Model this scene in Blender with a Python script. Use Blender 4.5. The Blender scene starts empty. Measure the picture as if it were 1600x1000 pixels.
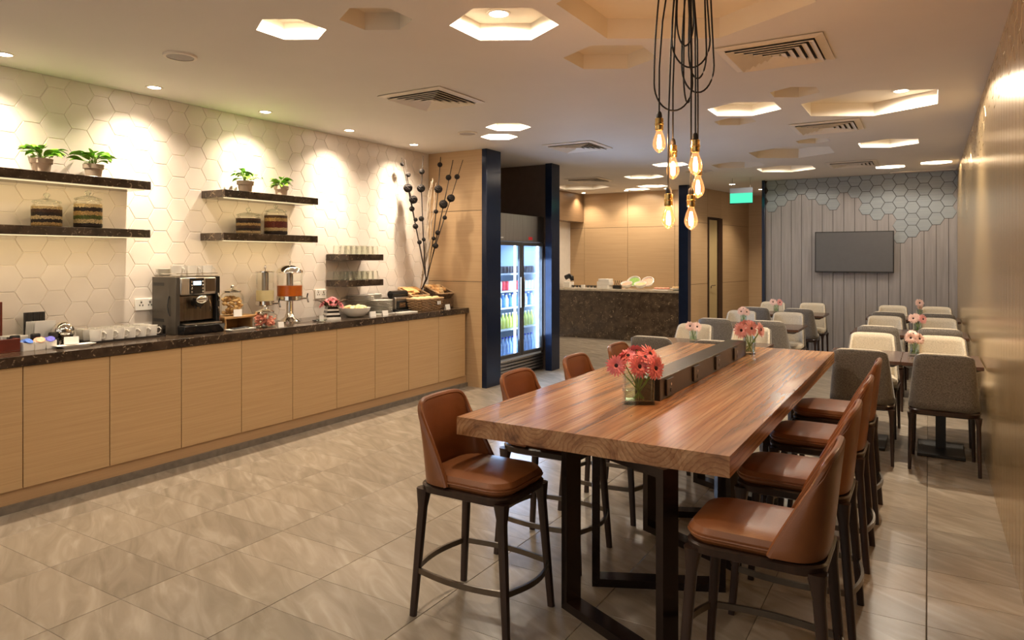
import bpy, math, random
from math import sin, cos, pi, radians, sqrt
from mathutils import Vector, Matrix
from mathutils.geometry import delaunay_2d_cdt

random.seed(7)
scene = bpy.context.scene
COL = scene.collection

# ------------------------------------------------------------------ camera
YAW = 0.5428
cam_data = bpy.data.cameras.new('camera')
cam = bpy.data.objects.new('camera', cam_data)
COL.objects.link(cam)
cam.location = (0, 0, 1.55)
cam.rotation_euler = (pi / 2, 0, YAW)
cam_data.sensor_width = 36.0
cam_data.lens = 1079 / 1600 * 36.0
cam_data.shift_y = -97 / 1600
cam_data.clip_start = 0.05
scene.camera = cam

# ------------------------------------------------------------------ world, exposure
world = bpy.data.worlds.new('world')
scene.world = world
world.use_nodes = True
bg = world.node_tree.nodes['Background']
bg.inputs[0].default_value = (1.0, 0.92, 0.82, 1)
bg.inputs[1].default_value = 0.40
scene.view_settings.view_transform = 'Standard'
scene.view_settings.look = 'None'
scene.view_settings.gamma = 1
scene.view_settings.use_curve_mapping = False
scene.view_settings.exposure = 1.2

WARM = (1.0, 0.83, 0.62)
WARM2 = (1.0, 0.87, 0.70)
COOL = (0.55, 0.75, 1.0)
ZC = 2.85           # ceiling
LWX = -5.37         # left wall
RWX = 0.37          # right wall
BWY = 12.2          # back wall
WALL_SPOT_W = 84
HEX_W = 17
SPOT_W = 80

# ------------------------------------------------------------------ material helpers
def S(r, g, b):
    def c(u):
        u /= 255.0
        return u / 12.92 if u <= 0.04045 else ((u + 0.055) / 1.055) ** 2.4
    return (c(r), c(g), c(b), 1)

def new_mat(name):
    m = bpy.data.materials.new(name)
    m.use_nodes = True
    nt = m.node_tree
    b = nt.nodes['Principled BSDF']
    return m, nt, b

def N(nt, typ, **kw):
    n = nt.nodes.new(typ)
    for k, v in kw.items():
        if k.startswith('i_'):
            n.inputs[int(k[2:])].default_value = v
        else:
            setattr(n, k, v)
    return n

def ramp(nt, stops):
    r = nt.nodes.new('ShaderNodeValToRGB')
    e = r.color_ramp.elements
    e[0].position, e[0].color = stops[0]
    e[1].position, e[1].color = stops[-1]
    for p, c in stops[1:-1]:
        x = e.new(p); x.color = c
    return r

def coords(nt, scale=(1, 1, 1), rnd=False, rot=(0, 0, 0)):
    tc = N(nt, 'ShaderNodeTexCoord')
    mp = N(nt, 'ShaderNodeMapping')
    mp.inputs['Scale'].default_value = scale
    mp.inputs['Rotation'].default_value = rot
    nt.links.new(tc.outputs['Object'], mp.inputs['Vector'])
    if rnd:
        oi = N(nt, 'ShaderNodeObjectInfo')
        ml = N(nt, 'ShaderNodeMath', operation='MULTIPLY', i_1=57.0)
        nt.links.new(oi.outputs['Random'], ml.inputs[0])
        cb = N(nt, 'ShaderNodeCombineXYZ')
        for i in range(3):
            nt.links.new(ml.outputs[0], cb.inputs[i])
        nt.links.new(cb.outputs[0], mp.inputs['Location'])
    return mp

def pmat(name, col, rough=.5, metal=0, var=.08, nscale=12, bump=0.0, bscale=None, coat=0, sheen=0, spec=.5, scale=(1, 1, 1), rnd=False, emit=0, emit_col=None):
    m, nt, b = new_mat(name)
    mp = coords(nt, scale, rnd)
    nz = N(nt, 'ShaderNodeTexNoise')
    nz.inputs['Scale'].default_value = nscale
    nz.inputs['Detail'].default_value = 3
    nt.links.new(mp.outputs[0], nz.inputs['Vector'])
    lo = tuple(c * (1 - var) for c in col[:3]) + (1,)
    hi = tuple(min(1, c * (1 + var)) for c in col[:3]) + (1,)
    r = ramp(nt, [(.3, lo), (.7, hi)])
    nt.links.new(nz.outputs['Fac'], r.inputs[0])
    nt.links.new(r.outputs[0], b.inputs['Base Color'])
    b.inputs['Roughness'].default_value = rough
    b.inputs['Metallic'].default_value = metal
    b.inputs['Specular IOR Level'].default_value = spec
    b.inputs['Coat Weight'].default_value = coat
    b.inputs['Sheen Weight'].default_value = sheen
    if bump:
        n2 = N(nt, 'ShaderNodeTexNoise')
        n2.inputs['Scale'].default_value = bscale or nscale * 4
        n2.inputs['Detail'].default_value = 2
        nt.links.new(mp.outputs[0], n2.inputs['Vector'])
        bp = N(nt, 'ShaderNodeBump')
        bp.inputs['Strength'].default_value = bump
        bp.inputs['Distance'].default_value = 0.004
        nt.links.new(n2.outputs['Fac'], bp.inputs['Height'])
        nt.links.new(bp.outputs[0], b.inputs['Normal'])
    if emit:
        b.inputs['Emission Color'].default_value = emit_col or col
        b.inputs['Emission Strength'].default_value = emit
    return m

def veneer(name, c1, c2, scale=(2.5, 2.5, 90), rough=.42, rnd=True):
    m, nt, b = new_mat(name)
    mp = coords(nt, scale, rnd)
    nz = N(nt, 'ShaderNodeTexNoise')
    nz.inputs['Scale'].default_value = 1.0
    nz.inputs['Detail'].default_value = 4
    nt.links.new(mp.outputs[0], nz.inputs['Vector'])
    r = ramp(nt, [(.3, c1), (.7, c2)])
    nt.links.new(nz.outputs['Fac'], r.inputs[0])
    nt.links.new(r.outputs[0], b.inputs['Base Color'])
    b.inputs['Roughness'].default_value = rough
    return m

def marble(name, dark, mid, light, rough=.18, sc=1.0):
    m, nt, b = new_mat(name)
    mp = coords(nt, (sc, sc, sc))
    n1 = N(nt, 'ShaderNodeTexNoise'); n1.inputs['Scale'].default_value = 9; n1.inputs['Detail'].default_value = 8
    n1.inputs['Distortion'].default_value = .6
    nt.links.new(mp.outputs[0], n1.inputs['Vector'])
    r1 = ramp(nt, [(.35, dark), (.75, mid)])
    nt.links.new(n1.outputs['Fac'], r1.inputs[0])
    n2 = N(nt, 'ShaderNodeTexNoise'); n2.inputs['Scale'].default_value = 26; n2.inputs['Detail'].default_value = 5
    n2.inputs['Distortion'].default_value = 1.6
    nt.links.new(mp.outputs[0], n2.inputs['Vector'])
    r2 = ramp(nt, [(.60, (0, 0, 0, 1)), (.72, (1, 1, 1, 1))])
    nt.links.new(n2.outputs['Fac'], r2.inputs[0])
    mx = N(nt, 'ShaderNodeMixRGB'); mx.inputs[2].default_value = light
    nt.links.new(r2.outputs[0], mx.inputs[0]); nt.links.new(r1.outputs[0], mx.inputs[1])
    nt.links.new(mx.outputs[0], b.inputs['Base Color'])
    b.inputs['Roughness'].default_value = rough
    return m

def stone_tile(name, c1, c2, c3):
    m, nt, b = new_mat(name)
    mp = coords(nt, (1, 1, 1), True, (0, 0, .5))
    n1 = N(nt, 'ShaderNodeTexNoise'); n1.inputs['Scale'].default_value = 2.2; n1.inputs['Detail'].default_value = 5
    n1.inputs['Distortion'].default_value = 1.2
    st = N(nt, 'ShaderNodeMapping'); st.inputs['Scale'].default_value = (1.0, 4.5, 1)
    nt.links.new(mp.outputs[0], st.inputs['Vector'])
    nt.links.new(st.outputs[0], n1.inputs['Vector'])
    r1 = ramp(nt, [(.32, c1), (.55, c2), (.72, c3)])
    nt.links.new(n1.outputs['Fac'], r1.inputs[0])
    oi = N(nt, 'ShaderNodeObjectInfo')
    hs = N(nt, 'ShaderNodeHueSaturation')
    mr = N(nt, 'ShaderNodeMapRange', i_3=.90, i_4=1.08)
    nt.links.new(oi.outputs['Random'], mr.inputs[0])
    nt.links.new(mr.outputs[0], hs.inputs['Value'])
    nt.links.new(r1.outputs[0], hs.inputs['Color'])
    nt.links.new(hs.outputs[0], b.inputs['Base Color'])
    b.inputs['Roughness'].default_value = .27
    return m

def ring_wood(name, c1, c2, c3, rough=.22, scale=7.0):
    # wood as growth rings around the board's own Y axis: streaks on the top, circles on the end grain
    m, nt, b = new_mat(name)
    tc = N(nt, 'ShaderNodeTexCoord')
    mp = N(nt, 'ShaderNodeMapping'); mp.inputs['Scale'].default_value = (1, .14, 1)
    nt.links.new(tc.outputs['Object'], mp.inputs['Vector'])
    w = N(nt, 'ShaderNodeTexWave', wave_type='RINGS', rings_direction='Y', wave_profile='SAW')
    w.inputs['Scale'].default_value = scale
    w.inputs['Distortion'].default_value = 3.2
    w.inputs['Detail'].default_value = 2
    w.inputs['Detail Scale'].default_value = 1.6
    nt.links.new(mp.outputs[0], w.inputs['Vector'])
    rings = ramp(nt, [(.0, (1, 1, 1, 1)), (.6, (.9, .88, .86, 1)), (.85, (.72, .66, .6, 1)), (1.0, (.42, .34, .28, 1))])
    nt.links.new(w.outputs['Fac'], rings.inputs[0])
    oi = N(nt, 'ShaderNodeObjectInfo'); ml = N(nt, 'ShaderNodeMath', operation='MULTIPLY', i_1=31.0)
    nt.links.new(oi.outputs['Random'], ml.inputs[0])
    m2 = N(nt, 'ShaderNodeMapping'); m2.inputs['Scale'].default_value = (7.5, .55, 7.5)
    cb = N(nt, 'ShaderNodeCombineXYZ'); nt.links.new(ml.outputs[0], cb.inputs[1]); nt.links.new(cb.outputs[0], m2.inputs['Location'])
    nt.links.new(tc.outputs['Object'], m2.inputs['Vector'])
    n = N(nt, 'ShaderNodeTexNoise'); n.inputs['Scale'].default_value = 1.0; n.inputs['Detail'].default_value = 6; n.inputs['Distortion'].default_value = 1.1
    nt.links.new(m2.outputs[0], n.inputs['Vector'])
    r = ramp(nt, [(.30, c1), (.46, c2), (.68, c3)])
    nt.links.new(n.outputs['Fac'], r.inputs[0])
    m3 = N(nt, 'ShaderNodeMapping'); m3.inputs['Scale'].default_value = (90, 2.0, 90)
    nt.links.new(tc.outputs['Object'], m3.inputs['Vector'])
    n3 = N(nt, 'ShaderNodeTexNoise'); n3.inputs['Scale'].default_value = 1.0; n3.inputs['Detail'].default_value = 3
    nt.links.new(m3.outputs[0], n3.inputs['Vector'])
    r3 = ramp(nt, [(.35, (.82, .8, .78, 1)), (.65, (1.05, 1.03, 1.0, 1))])
    nt.links.new(n3.outputs['Fac'], r3.inputs[0])
    mx = N(nt, 'ShaderNodeMixRGB', blend_type='MULTIPLY'); mx.inputs[0].default_value = .8
    nt.links.new(r.outputs[0], mx.inputs[1]); nt.links.new(rings.outputs[0], mx.inputs[2])
    my = N(nt, 'ShaderNodeMixRGB', blend_type='MULTIPLY'); my.inputs[0].default_value = .8
    nt.links.new(mx.outputs[0], my.inputs[1]); nt.links.new(r3.outputs[0], my.inputs[2])
    nt.links.new(my.outputs[0], b.inputs['Base Color'])
    b.inputs['Roughness'].default_value = rough
    return m

def glass(name, tint=(.95, .98, .96, 1), refl=.9, emit=None, blend=.25, fmul=.55):
    m = bpy.data.materials.new(name); m.use_nodes = True
    nt = m.node_tree; nt.nodes.clear()
    out = N(nt, 'ShaderNodeOutputMaterial')
    tr = N(nt, 'ShaderNodeBsdfTransparent'); tr.inputs[0].default_value = tint
    gl = N(nt, 'ShaderNodeBsdfGlossy'); gl.inputs[0].default_value = (refl, refl, refl, 1); gl.inputs['Roughness'].default_value = .03
    lw = N(nt, 'ShaderNodeLayerWeight'); lw.inputs[0].default_value = blend
    mx = N(nt, 'ShaderNodeMixShader')
    fm = N(nt, 'ShaderNodeMath', operation='MULTIPLY', i_1=fmul)
    nt.links.new(lw.outputs['Fresnel'], fm.inputs[0]); nt.links.new(fm.outputs[0], mx.inputs[0])
    nt.links.new(tr.outputs[0], mx.inputs[1]); nt.links.new(gl.outputs[0], mx.inputs[2])
    last = mx
    if emit:
        em = N(nt, 'ShaderNodeEmission'); em.inputs[0].default_value = emit[0]; em.inputs[1].default_value = emit[1]
        ad = N(nt, 'ShaderNodeAddShader')
        nt.links.new(mx.outputs[0], ad.inputs[0]); nt.links.new(em.outputs[0], ad.inputs[1]); last = ad
    nt.links.new(last.outputs[0], out.inputs[0])
    return m

def emitter(name, col, strength):
    m = bpy.data.materials.new(name); m.use_nodes = True
    nt = m.node_tree; nt.nodes.clear()
    out = N(nt, 'ShaderNodeOutputMaterial'); em = N(nt, 'ShaderNodeEmission')
    em.inputs[0].default_value = col; em.inputs[1].default_value = strength
    nt.links.new(em.outputs[0], out.inputs[0])
    return m

def layered(name, cols, z0, z1):
    # grains filled in bands, one over the other
    m, nt, b = new_mat(name)
    tc = N(nt, 'ShaderNodeTexCoord'); sp = N(nt, 'ShaderNodeSeparateXYZ')
    nt.links.new(tc.outputs['Object'], sp.inputs[0])
    nz = N(nt, 'ShaderNodeTexNoise'); nz.inputs['Scale'].default_value = 70
    nt.links.new(tc.outputs['Object'], nz.inputs['Vector'])
    ma = N(nt, 'ShaderNodeMath', operation='MULTIPLY_ADD', i_1=.022)
    nt.links.new(nz.outputs['Fac'], ma.inputs[0]); nt.links.new(sp.outputs['Z'], ma.inputs[2])
    mr = N(nt, 'ShaderNodeMapRange', i_1=z0 + .011, i_2=z1 + .011)
    nt.links.new(ma.outputs[0], mr.inputs[0])
    r = ramp(nt, [(i / len(cols), c) for i, c in enumerate(cols)])
    r.color_ramp.interpolation = 'CONSTANT'
    nt.links.new(mr.outputs[0], r.inputs[0])
    vo = N(nt, 'ShaderNodeTexVoronoi'); vo.inputs['Scale'].default_value = 130
    nt.links.new(tc.outputs['Object'], vo.inputs['Vector'])
    hs = N(nt, 'ShaderNodeHueSaturation'); m2 = N(nt, 'ShaderNodeMapRange', i_2=.6, i_3=1.35, i_4=.5)
    nt.links.new(vo.outputs['Distance'], m2.inputs[0]); nt.links.new(m2.outputs[0], hs.inputs['Value'])
    nt.links.new(r.outputs[0], hs.inputs['Color']); nt.links.new(hs.outputs[0], b.inputs['Base Color'])
    b.inputs['Roughness'].default_value = .7
    return m

def fabric(name, c1, c2, sc=260):
    m, nt, b = new_mat(name)
    mp = coords(nt, (1, 1, 2.2))
    n = N(nt, 'ShaderNodeTexNoise'); n.inputs['Scale'].default_value = sc * .4; n.inputs['Detail'].default_value = 2
    nt.links.new(mp.outputs[0], n.inputs['Vector'])
    r = ramp(nt, [(.35, c1), (.65, c2)])
    nt.links.new(n.outputs['Fac'], r.inputs[0]); nt.links.new(r.outputs[0], b.inputs['Base Color'])
    bp = N(nt, 'ShaderNodeBump'); bp.inputs['Strength'].default_value = .25; bp.inputs['Distance'].default_value = .002
    nt.links.new(n.outputs['Fac'], bp.inputs['Height']); nt.links.new(bp.outputs[0], b.inputs['Normal'])
    b.inputs['Roughness'].default_value = .85; b.inputs['Sheen Weight'].default_value = .2
    return m

def brushed(name, col, rough=.3, metal=1.0):
    m, nt, b = new_mat(name)
    mp = coords(nt, (40, 40, .6))
    n = N(nt, 'ShaderNodeTexNoise'); n.inputs['Scale'].default_value = 3; n.inputs['Detail'].default_value = 3
    nt.links.new(mp.outputs[0], n.inputs['Vector'])
    r = ramp(nt, [(.3, tuple(c * .8 for c in col[:3]) + (1,)), (.7, tuple(min(1, c * 1.15) for c in col[:3]) + (1,))])
    nt.links.new(n.outputs['Fac'], r.inputs[0]); nt.links.new(r.outputs[0], b.inputs['Base Color'])
    mr = N(nt, 'ShaderNodeMapRange', i_3=rough * .75, i_4=rough * 1.3)
    nt.links.new(n.outputs['Fac'], mr.inputs[0]); nt.links.new(mr.outputs[0], b.inputs['Roughness'])
    b.inputs['Metallic'].default_value = metal
    return m

M = dict(
    ceiling=pmat('ceiling_paint', (.66, .62, .57, 1), .75, var=.02, nscale=2),
    recess=pmat('recess_paint', (.74, .67, .56, 1), .7, var=.02, nscale=2),
    hex_cream=pmat('hex_tile_cream', (.75, .675, .61, 1), .38, var=.05, nscale=3, rnd=True),
    grout_cream=pmat('grout_cream', (.92, .85, .75, 1), .8, var=.05),
    hex_grey=veneer('hex_tile_grey', (.25, .285, .31, 1), (.31, .345, .37, 1), (2, 2, 60), .4),
    plank_grey=veneer('plank_taupe', (.26, .245, .245, 1), (.33, .31, .31, 1), (30, 30, 2), .4),
    grout_dark=pmat('joint_dark', (.07, .06, .055, 1), .8),
    brass_plank=brushed('brass_laminate', (.66, .47, .235, 1), .22, .65),
    floor_tile=stone_tile('porcelain_floor_tile', (.30, .25, .19, 1), (.38, .32, .25, 1), (.47, .405, .325, 1)),
    grout_floor=pmat('grout_floor', (.14, .11, .08, 1), .85),
    beige=veneer('beige_laminate', (.46, .305, .165, 1), (.52, .35, .195, 1), (1.5, 1.5, 70), .4),
    cabinet=veneer('oak_laminate', (.47, .30, .145, 1), (.54, .355, .18, 1), (1.8, 1.8, 110), .38),
    kick=veneer('oak_plinth', (.42, .26, .13, 1), (.48, .30, .155, 1), (1.8, 1.8, 110), .45),
    stone_strip=pmat('stone_skirting', (.17, .14, .11, 1), .45, var=.2, nscale=20),
    marble=marble('emperador_marble', (.030, .019, .013, 1), (.085, .056, .036, 1), (.33, .24, .15, 1), .16),
    bar_marble=marble('bar_marble', (.050, .034, .023, 1), (.13, .09, .058, 1), (.36, .27, .17, 1), .2, .8),
    marble_light=pmat('bar_top_stone', (.55, .47, .36, 1), .2, var=.2),
    navy=pmat('navy_gloss_metal', (.010, .018, .045, 1), .18, .3, var=.1),
    brown_dark=pmat('dark_brown_panel', (.085, .06, .048, 1), .45, var=.08),
    steel=brushed('brushed_steel', (.42, .38, .34, 1), .32),
    chrome=pmat('chrome', (.80, .77, .72, 1), .10, 1, var=.02),
    dark_steel=pmat('dark_steel', (.09, .085, .08, 1), .35, .6, var=.1),
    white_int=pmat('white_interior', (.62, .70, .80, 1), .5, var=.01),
    black=pmat('black_plastic', (.015, .014, .014, 1), .4, var=.1),
    black_gloss=pmat('black_gloss', (.012, .011, .011, 1), .12, var=.1),
    porcelain=pmat('white_porcelain', (.84, .80, .73, 1), .16, var=.02),
    card=pmat('white_card', (.88, .85, .80, 1), .6, var=.02),
    leather=pmat('cognac_leather', (.235, .080, .024, 1), .33, var=.22, nscale=5, bump=.12, bscale=220),
    piping=pmat('leather_piping', (.46, .22, .095, 1), .4, var=.1),
    walnut=veneer('dark_walnut', (.022, .0105, .007, 1), (.045, .021, .013, 1), (30, 30, 3), .28),
    bronze=pmat('bronze_footring', (.17, .14, .11, 1), .28, .9, var=.15),
    frame_metal=pmat('dark_bronze_frame', (.030, .019, .016, 1), .26, .5, var=.15),
    slab=ring_wood('suar_wood', (.17, .070, .028, 1), (.40, .19, .080, 1), (.58, .33, .165, 1), .25, 17.0),
    grey_fab=fabric('grey_fabric', (.095, .083, .072, 1), (.21, .19, .165, 1)),
    cream_fab=fabric('cream_fabric', (.50, .44, .34, 1), (.68, .61, .49, 1)),
    box_bronze=pmat('bronze_power_box', (.060, .045, .033, 1), .30, .6, var=.1),
    glass=glass('clear_glass'),
    vase_glass=glass('vase_glass', (.90, .95, .92, 1), 1.0, None, .45, .75),
    jar_glass=glass('jar_glass', (.98, .99, .97, 1), 1.0, None, .15, .5),
    pane=glass('fridge_pane', (.90, .95, 1.0, 1), .8, None, .12),
    tumbler=glass('tumbler_glass', (.97, .98, .95, 1), 1.0, None, .35, .45),
    water=glass('vase_water', (.86, .93, .88, 1), .7, None, .2),
    bulb=glass('bulb_glass', (1.0, .80, .58, 1), .9, ((1.0, .45, .18, 1), .16), .3),
    filament=emitter('filament', (1.0, .60, .28, 1), 22),
    brass=pmat('brass', (.62, .42, .16, 1), .25, 1, var=.08),
    cord=pmat('black_cord', (.012, .009, .008, 1), .6, var=.1),
    lamp=emitter('downlight_glow', (1.0, .86, .66, 1), 22),
    shelf_led=emitter('shelf_led', (1.0, .76, .42, 1), .5),
    led=emitter('fridge_led', (.72, .86, 1.0, 1), 4),
    green=emitter('exit_green', (.09, .80, .48, 1), .55),
    sign_top=pmat('sign_housing', (.40, .45, .55, 1), .4, var=.03),
    white_metal=pmat('white_vent', (.72, .65, .56, 1), .5, var=.02),
    vent_dark=pmat('vent_dark', (.04, .033, .027, 1), .8, var=.1),
    speaker=pmat('speaker_mesh', (.40, .37, .35, 1), .7, var=.1, nscale=300),
    terracotta=pmat('pale_clay', (.52, .41, .31, 1), .75, var=.1),
    soil=pmat('soil', (.05, .03, .02, 1), .9),
    leaf=pmat('pothos_leaf', (.20, .47, .035, 1), .35, var=.45, nscale=16, rnd=True),
    stem=pmat('green_stem', (.22, .36, .05, 1), .5, var=.2),
    petal_coral=pmat('coral_petals', (.80, .225, .245, 1), .5, var=.25, nscale=30, rnd=True),
    petal_pink=pmat('pink_petals', (.84, .40, .39, 1), .5, var=.2, nscale=30, rnd=True),
    petal_pale=pmat('pale_pink_petals', (.88, .60, .54, 1), .5, var=.2, nscale=30, rnd=True),
    flower_eye=pmat('flower_eye', (.025, .008, .010, 1), .8),
    tv=pmat('tv_screen', (.10, .10, .105, 1), .3, var=.03),
    wicker=pmat('wicker', (.27, .155, .07, 1), .6, var=.35, nscale=40, bump=.5, bscale=160),
    wicker_dark=pmat('dark_wicker', (.12, .065, .03, 1), .6, var=.4, nscale=40, bump=.5, bscale=160),
    wicker_rim=pmat('wicker_rim', (.46, .30, .16, 1), .6, var=.25, nscale=40),
    bread=pmat('bread_crust', (.62, .33, .12, 1), .6, var=.3, nscale=25),
    bread_pale=pmat('bread_crumb', (.72, .49, .24, 1), .7, var=.2, nscale=40),
    oak_light=veneer('light_oak_board', (.50, .28, .10, 1), (.60, .35, .14, 1), (40, 3, 40), .45),
    cookie=pmat('cookies', (.62, .38, .15, 1), .6, var=.35, nscale=30),
    candy=pmat('pink_biscuits', (.70, .25, .17, 1), .6, var=.35, nscale=30),
    juice=pmat('orange_juice', (.50, .11, .006, 1), .3, var=.08),
    milk=pmat('cream_drink', (.78, .66, .38, 1), .3, var=.04),
    espresso=pmat('taupe_machine', (.085, .073, .060, 1), .3, .4, var=.06),
    machine_front=brushed('bronze_front', (.15, .11, .075, 1), .3),
    machine_silver=brushed('silver_front', (.50, .45, .38, 1), .3),
    lcd=emitter('lcd_blue', (.45, .72, 1.0, 1), 2.2),
    mahogany=pmat('red_mahogany', (.14, .022, .012, 1), .3, var=.2),
    teal=pmat('teal_lining', (.01, .08, .08, 1), .6),
    blue_pack=pmat('blue_sachet', (.05, .16, .60, 1), .4, var=.3, nscale=60),
    orange_pack=pmat('orange_sachet', (.85, .28, .13, 1), .4, var=.3, nscale=60),
    violet_pack=pmat('violet_sachet', (.06, .05, .50, 1), .4, var=.3, nscale=60),
    ball=pmat('dark_rattan_ball', (.016, .011, .009, 1), .9, var=.5, nscale=60, bump=.8, bscale=130),
    twig=pmat('pale_twig', (.52, .42, .32, 1), .7, var=.3),
    twig_dark=pmat('dark_twig', (.030, .020, .015, 1), .7, var=.3),
    red_can=pmat('red_can', (.60, .02, .03, 1), .35, var=.15),
    blue_can=pmat('blue_can', (.05, .18, .60, 1), .35, var=.3),
    white_can=pmat('white_can', (.70, .76, .82, 1), .35, var=.2),
    yellow_bottle=pmat('yellow_bottle', (.55, .58, .10, 1), .3, var=.25),
    water_bottle=pmat('water_bottle', (.30, .48, .85, 1), .2, var=.3),
    dark_can=pmat('dark_cup', (.08, .07, .09, 1), .4, var=.3),
    cap_blue=pmat('blue_cap', (.02, .05, .55, 1), .4),
    salad=pmat('green_salad', (.20, .36, .06, 1), .6, var=.4, nscale=60),
    salmon=pmat('salmon_food', (.78, .34, .22, 1), .5, var=.35, nscale=60),
    white_tile=pmat('white_wall_tile', (.82, .78, .72, 1), .3, var=.03),
    soffit=veneer('soffit_walnut', (.17, .10, .05, 1), (.22, .13, .065, 1)),
    door=veneer('door_veneer', (.42, .31, .15, 1), (.48, .36, .18, 1), (40, 40, 2), .4),
    tray=pmat('black_tray', (.02, .016, .015, 1), .35, var=.1),
)

# ------------------------------------------------------------------ mesh helpers
def rr(w, d, r, n=5, c=(0, 0)):
    pts = []
    r = min(r, w / 2 - 1e-4, d / 2 - 1e-4)
    for cx, cy, a0 in ((w / 2 - r, d / 2 - r, 0), (-w / 2 + r, d / 2 - r, 90), (-w / 2 + r, -d / 2 + r, 180), (w / 2 - r, -d / 2 + r, 270)):
        for i in range(n + 1):
            a = radians(a0 + 90 * i / n)
            pts.append((c[0] + cx + r * cos(a), c[1] + cy + r * sin(a)))
    return pts

def resample(poly, n):
    P = [Vector(p) for p in poly] + [Vector(poly[0])]
    L = [0]
    for a, b in zip(P[:-1], P[1:]): L.append(L[-1] + (b - a).length)
    out = []; k = 0
    for i in range(n):
        d = L[-1] * i / n
        while L[k + 1] < d: k += 1
        f = (d - L[k]) / max(1e-9, L[k + 1] - L[k])
        out.append(tuple(P[k] + (P[k + 1] - P[k]) * f))
    return out

class MB:
    def __init__(s):
        s.v = []; s.f = []
    def add(s, v, f):
        k = len(s.v)
        s.v += [tuple(p) for p in v]
        s.f += [tuple(i + k for i in q) for q in f]
        return s
    def box(s, x0, x1, y0, y1, z0, z1):
        return s.add([(x0, y0, z0), (x1, y0, z0), (x1, y1, z0), (x0, y1, z0), (x0, y0, z1), (x1, y0, z1), (x1, y1, z1), (x0, y1, z1)],
                     [(0, 3, 2, 1), (4, 5, 6, 7), (0, 1, 5, 4), (1, 2, 6, 5), (2, 3, 7, 6), (3, 0, 4, 7)])
    def rings(s, rings, cap0=True, cap1=True, closed=True):
        n = len(rings[0]); k = len(s.v)
        for r in rings: s.v += [tuple(p) for p in r]
        for i in range(len(rings) - 1):
            for j in range(n if closed else n - 1):
                a = k + i * n + j; b = k + i * n + (j + 1) % n
                s.f.append((a, b, b + n, a + n))
        if cap0: s.f.append(tuple(k + j for j in reversed(range(n))))
        if cap1: s.f.append(tuple(k + (len(rings) - 1) * n + j for j in range(n)))
        return s
    def prism(s, poly, z0, z1):
        return s.rings([[(x, y, z0) for x, y in poly], [(x, y, z1) for x, y in poly]])
    def lathe(s, prof, n=20, c=(0, 0, 0), cap0=True, cap1=True, sq=None):
        R = []
        for r, z in prof:
            ring = []
            for i in range(n):
                a = 2 * pi * i / n
                ca, sa = cos(a), sin(a)
                if sq:
                    k = (abs(ca) ** sq + abs(sa) ** sq) ** (-1 / sq)
                else: k = 1
                ring.append((c[0] + r * k * ca, c[1] + r * k * sa, c[2] + z))
            R.append(ring)
        return s.rings(R, cap0, cap1)
    def tube(s, pts, r, n=8, caps=True, closed=False, flat=1.0):
        P = [Vector(p) for p in pts]; R = []
        m = len(P)
        for i, p in enumerate(P):
            if closed: t = P[(i + 1) % m] - P[i - 1]
            else: t = P[min(i + 1, m - 1)] - P[max(i - 1, 0)]
            t.normalize()
            up = Vector((0, 0, 1)) if abs(t.z) < .95 else Vector((1, 0, 0))
            a = t.cross(up).normalized(); b = a.cross(t).normalized()
            rad = r[i] if isinstance(r, (list, tuple)) else r
            R.append([p + a * rad * cos(2 * pi * j / n) + b * rad * flat * sin(2 * pi * j / n) for j in range(n)])
        if closed: R.append(R[0]); return s.rings(R, False, False)
        return s.rings(R, caps, caps)
    def sphere(s, c, r, n=14, m=8, sc=(1, 1, 1)):
        R = []
        for i in range(1, m):
            a = pi * i / m
            R.append([(c[0] + r * sc[0] * sin(a) * cos(2 * pi * j / n), c[1] + r * sc[1] * sin(a) * sin(2 * pi * j / n), c[2] - r * sc[2] * cos(a)) for j in range(n)])
        return s.rings(R)
    def beam(s, a, b, w, d, side=None):
        # rectangular bar from a to b; w along 'side', d across
        a = Vector(a); b = Vector(b); t = (b - a).normalized()
        sd = Vector(side) if side else (t.cross(Vector((0, 0, 1))) if abs(t.z) < .9 else Vector((1, 0, 0)))
        sd = (sd - t * sd.dot(t)).normalized(); o = t.cross(sd)
        R = []
        for p in (a, b):
            R.append([p + sd * w / 2 * i + o * d / 2 * j for i, j in ((-1, -1), (1, -1), (1, 1), (-1, 1))])
        return s.rings(R)
    def mesh(s, name, mat, smooth=35):
        me = bpy.data.meshes.new(name)
        me.from_pydata(s.v, [], s.f)
        me.materials.append(mat)
        if smooth:
            for p in me.polygons: p.use_smooth = True
            me.set_sharp_from_angle(angle=radians(smooth))
        me.update()
        return me
    def obj(s, name, mat, parent=None, loc=(0, 0, 0), rot=(0, 0, 0), bevel=0, seg=2, smooth=35, fix=True):
        me = s.mesh(name, mat, smooth)
        if fix:
            import bmesh
            bm = bmesh.new(); bm.from_mesh(me)
            bmesh.ops.recalc_face_normals(bm, faces=bm.faces)
            bm.to_mesh(me); bm.free()
            if smooth: me.set_sharp_from_angle(angle=radians(smooth))
        return link(name, me, parent, loc, rot, bevel, seg)

def link(name, me, parent=None, loc=(0, 0, 0), rot=(0, 0, 0), bevel=0, seg=2):
    o = bpy.data.objects.new(name, me)
    COL.objects.link(o)
    o.location = loc; o.rotation_euler = rot
    if parent: o.parent = parent
    if bevel:
        b = o.modifiers.new('bevel', 'BEVEL'); b.width = bevel; b.segments = seg; b.limit_method = 'ANGLE'; b.angle_limit = radians(40)
    return o

def tag(o, label, cat, group=None):
    o['label'] = label; o['category'] = cat
    if group: o['group'] = group
    return o

def thing(name, label, cat, loc=(0, 0, 0), rz=0, group=None):
    o = bpy.data.objects.new(name, None)
    o.empty_display_size = .05
    COL.objects.link(o)
    o.location = loc; o.rotation_euler = (0, 0, rz)
    return tag(o, label, cat, group)

def struct(o):
    o['kind'] = 'structure'
    return o

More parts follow.
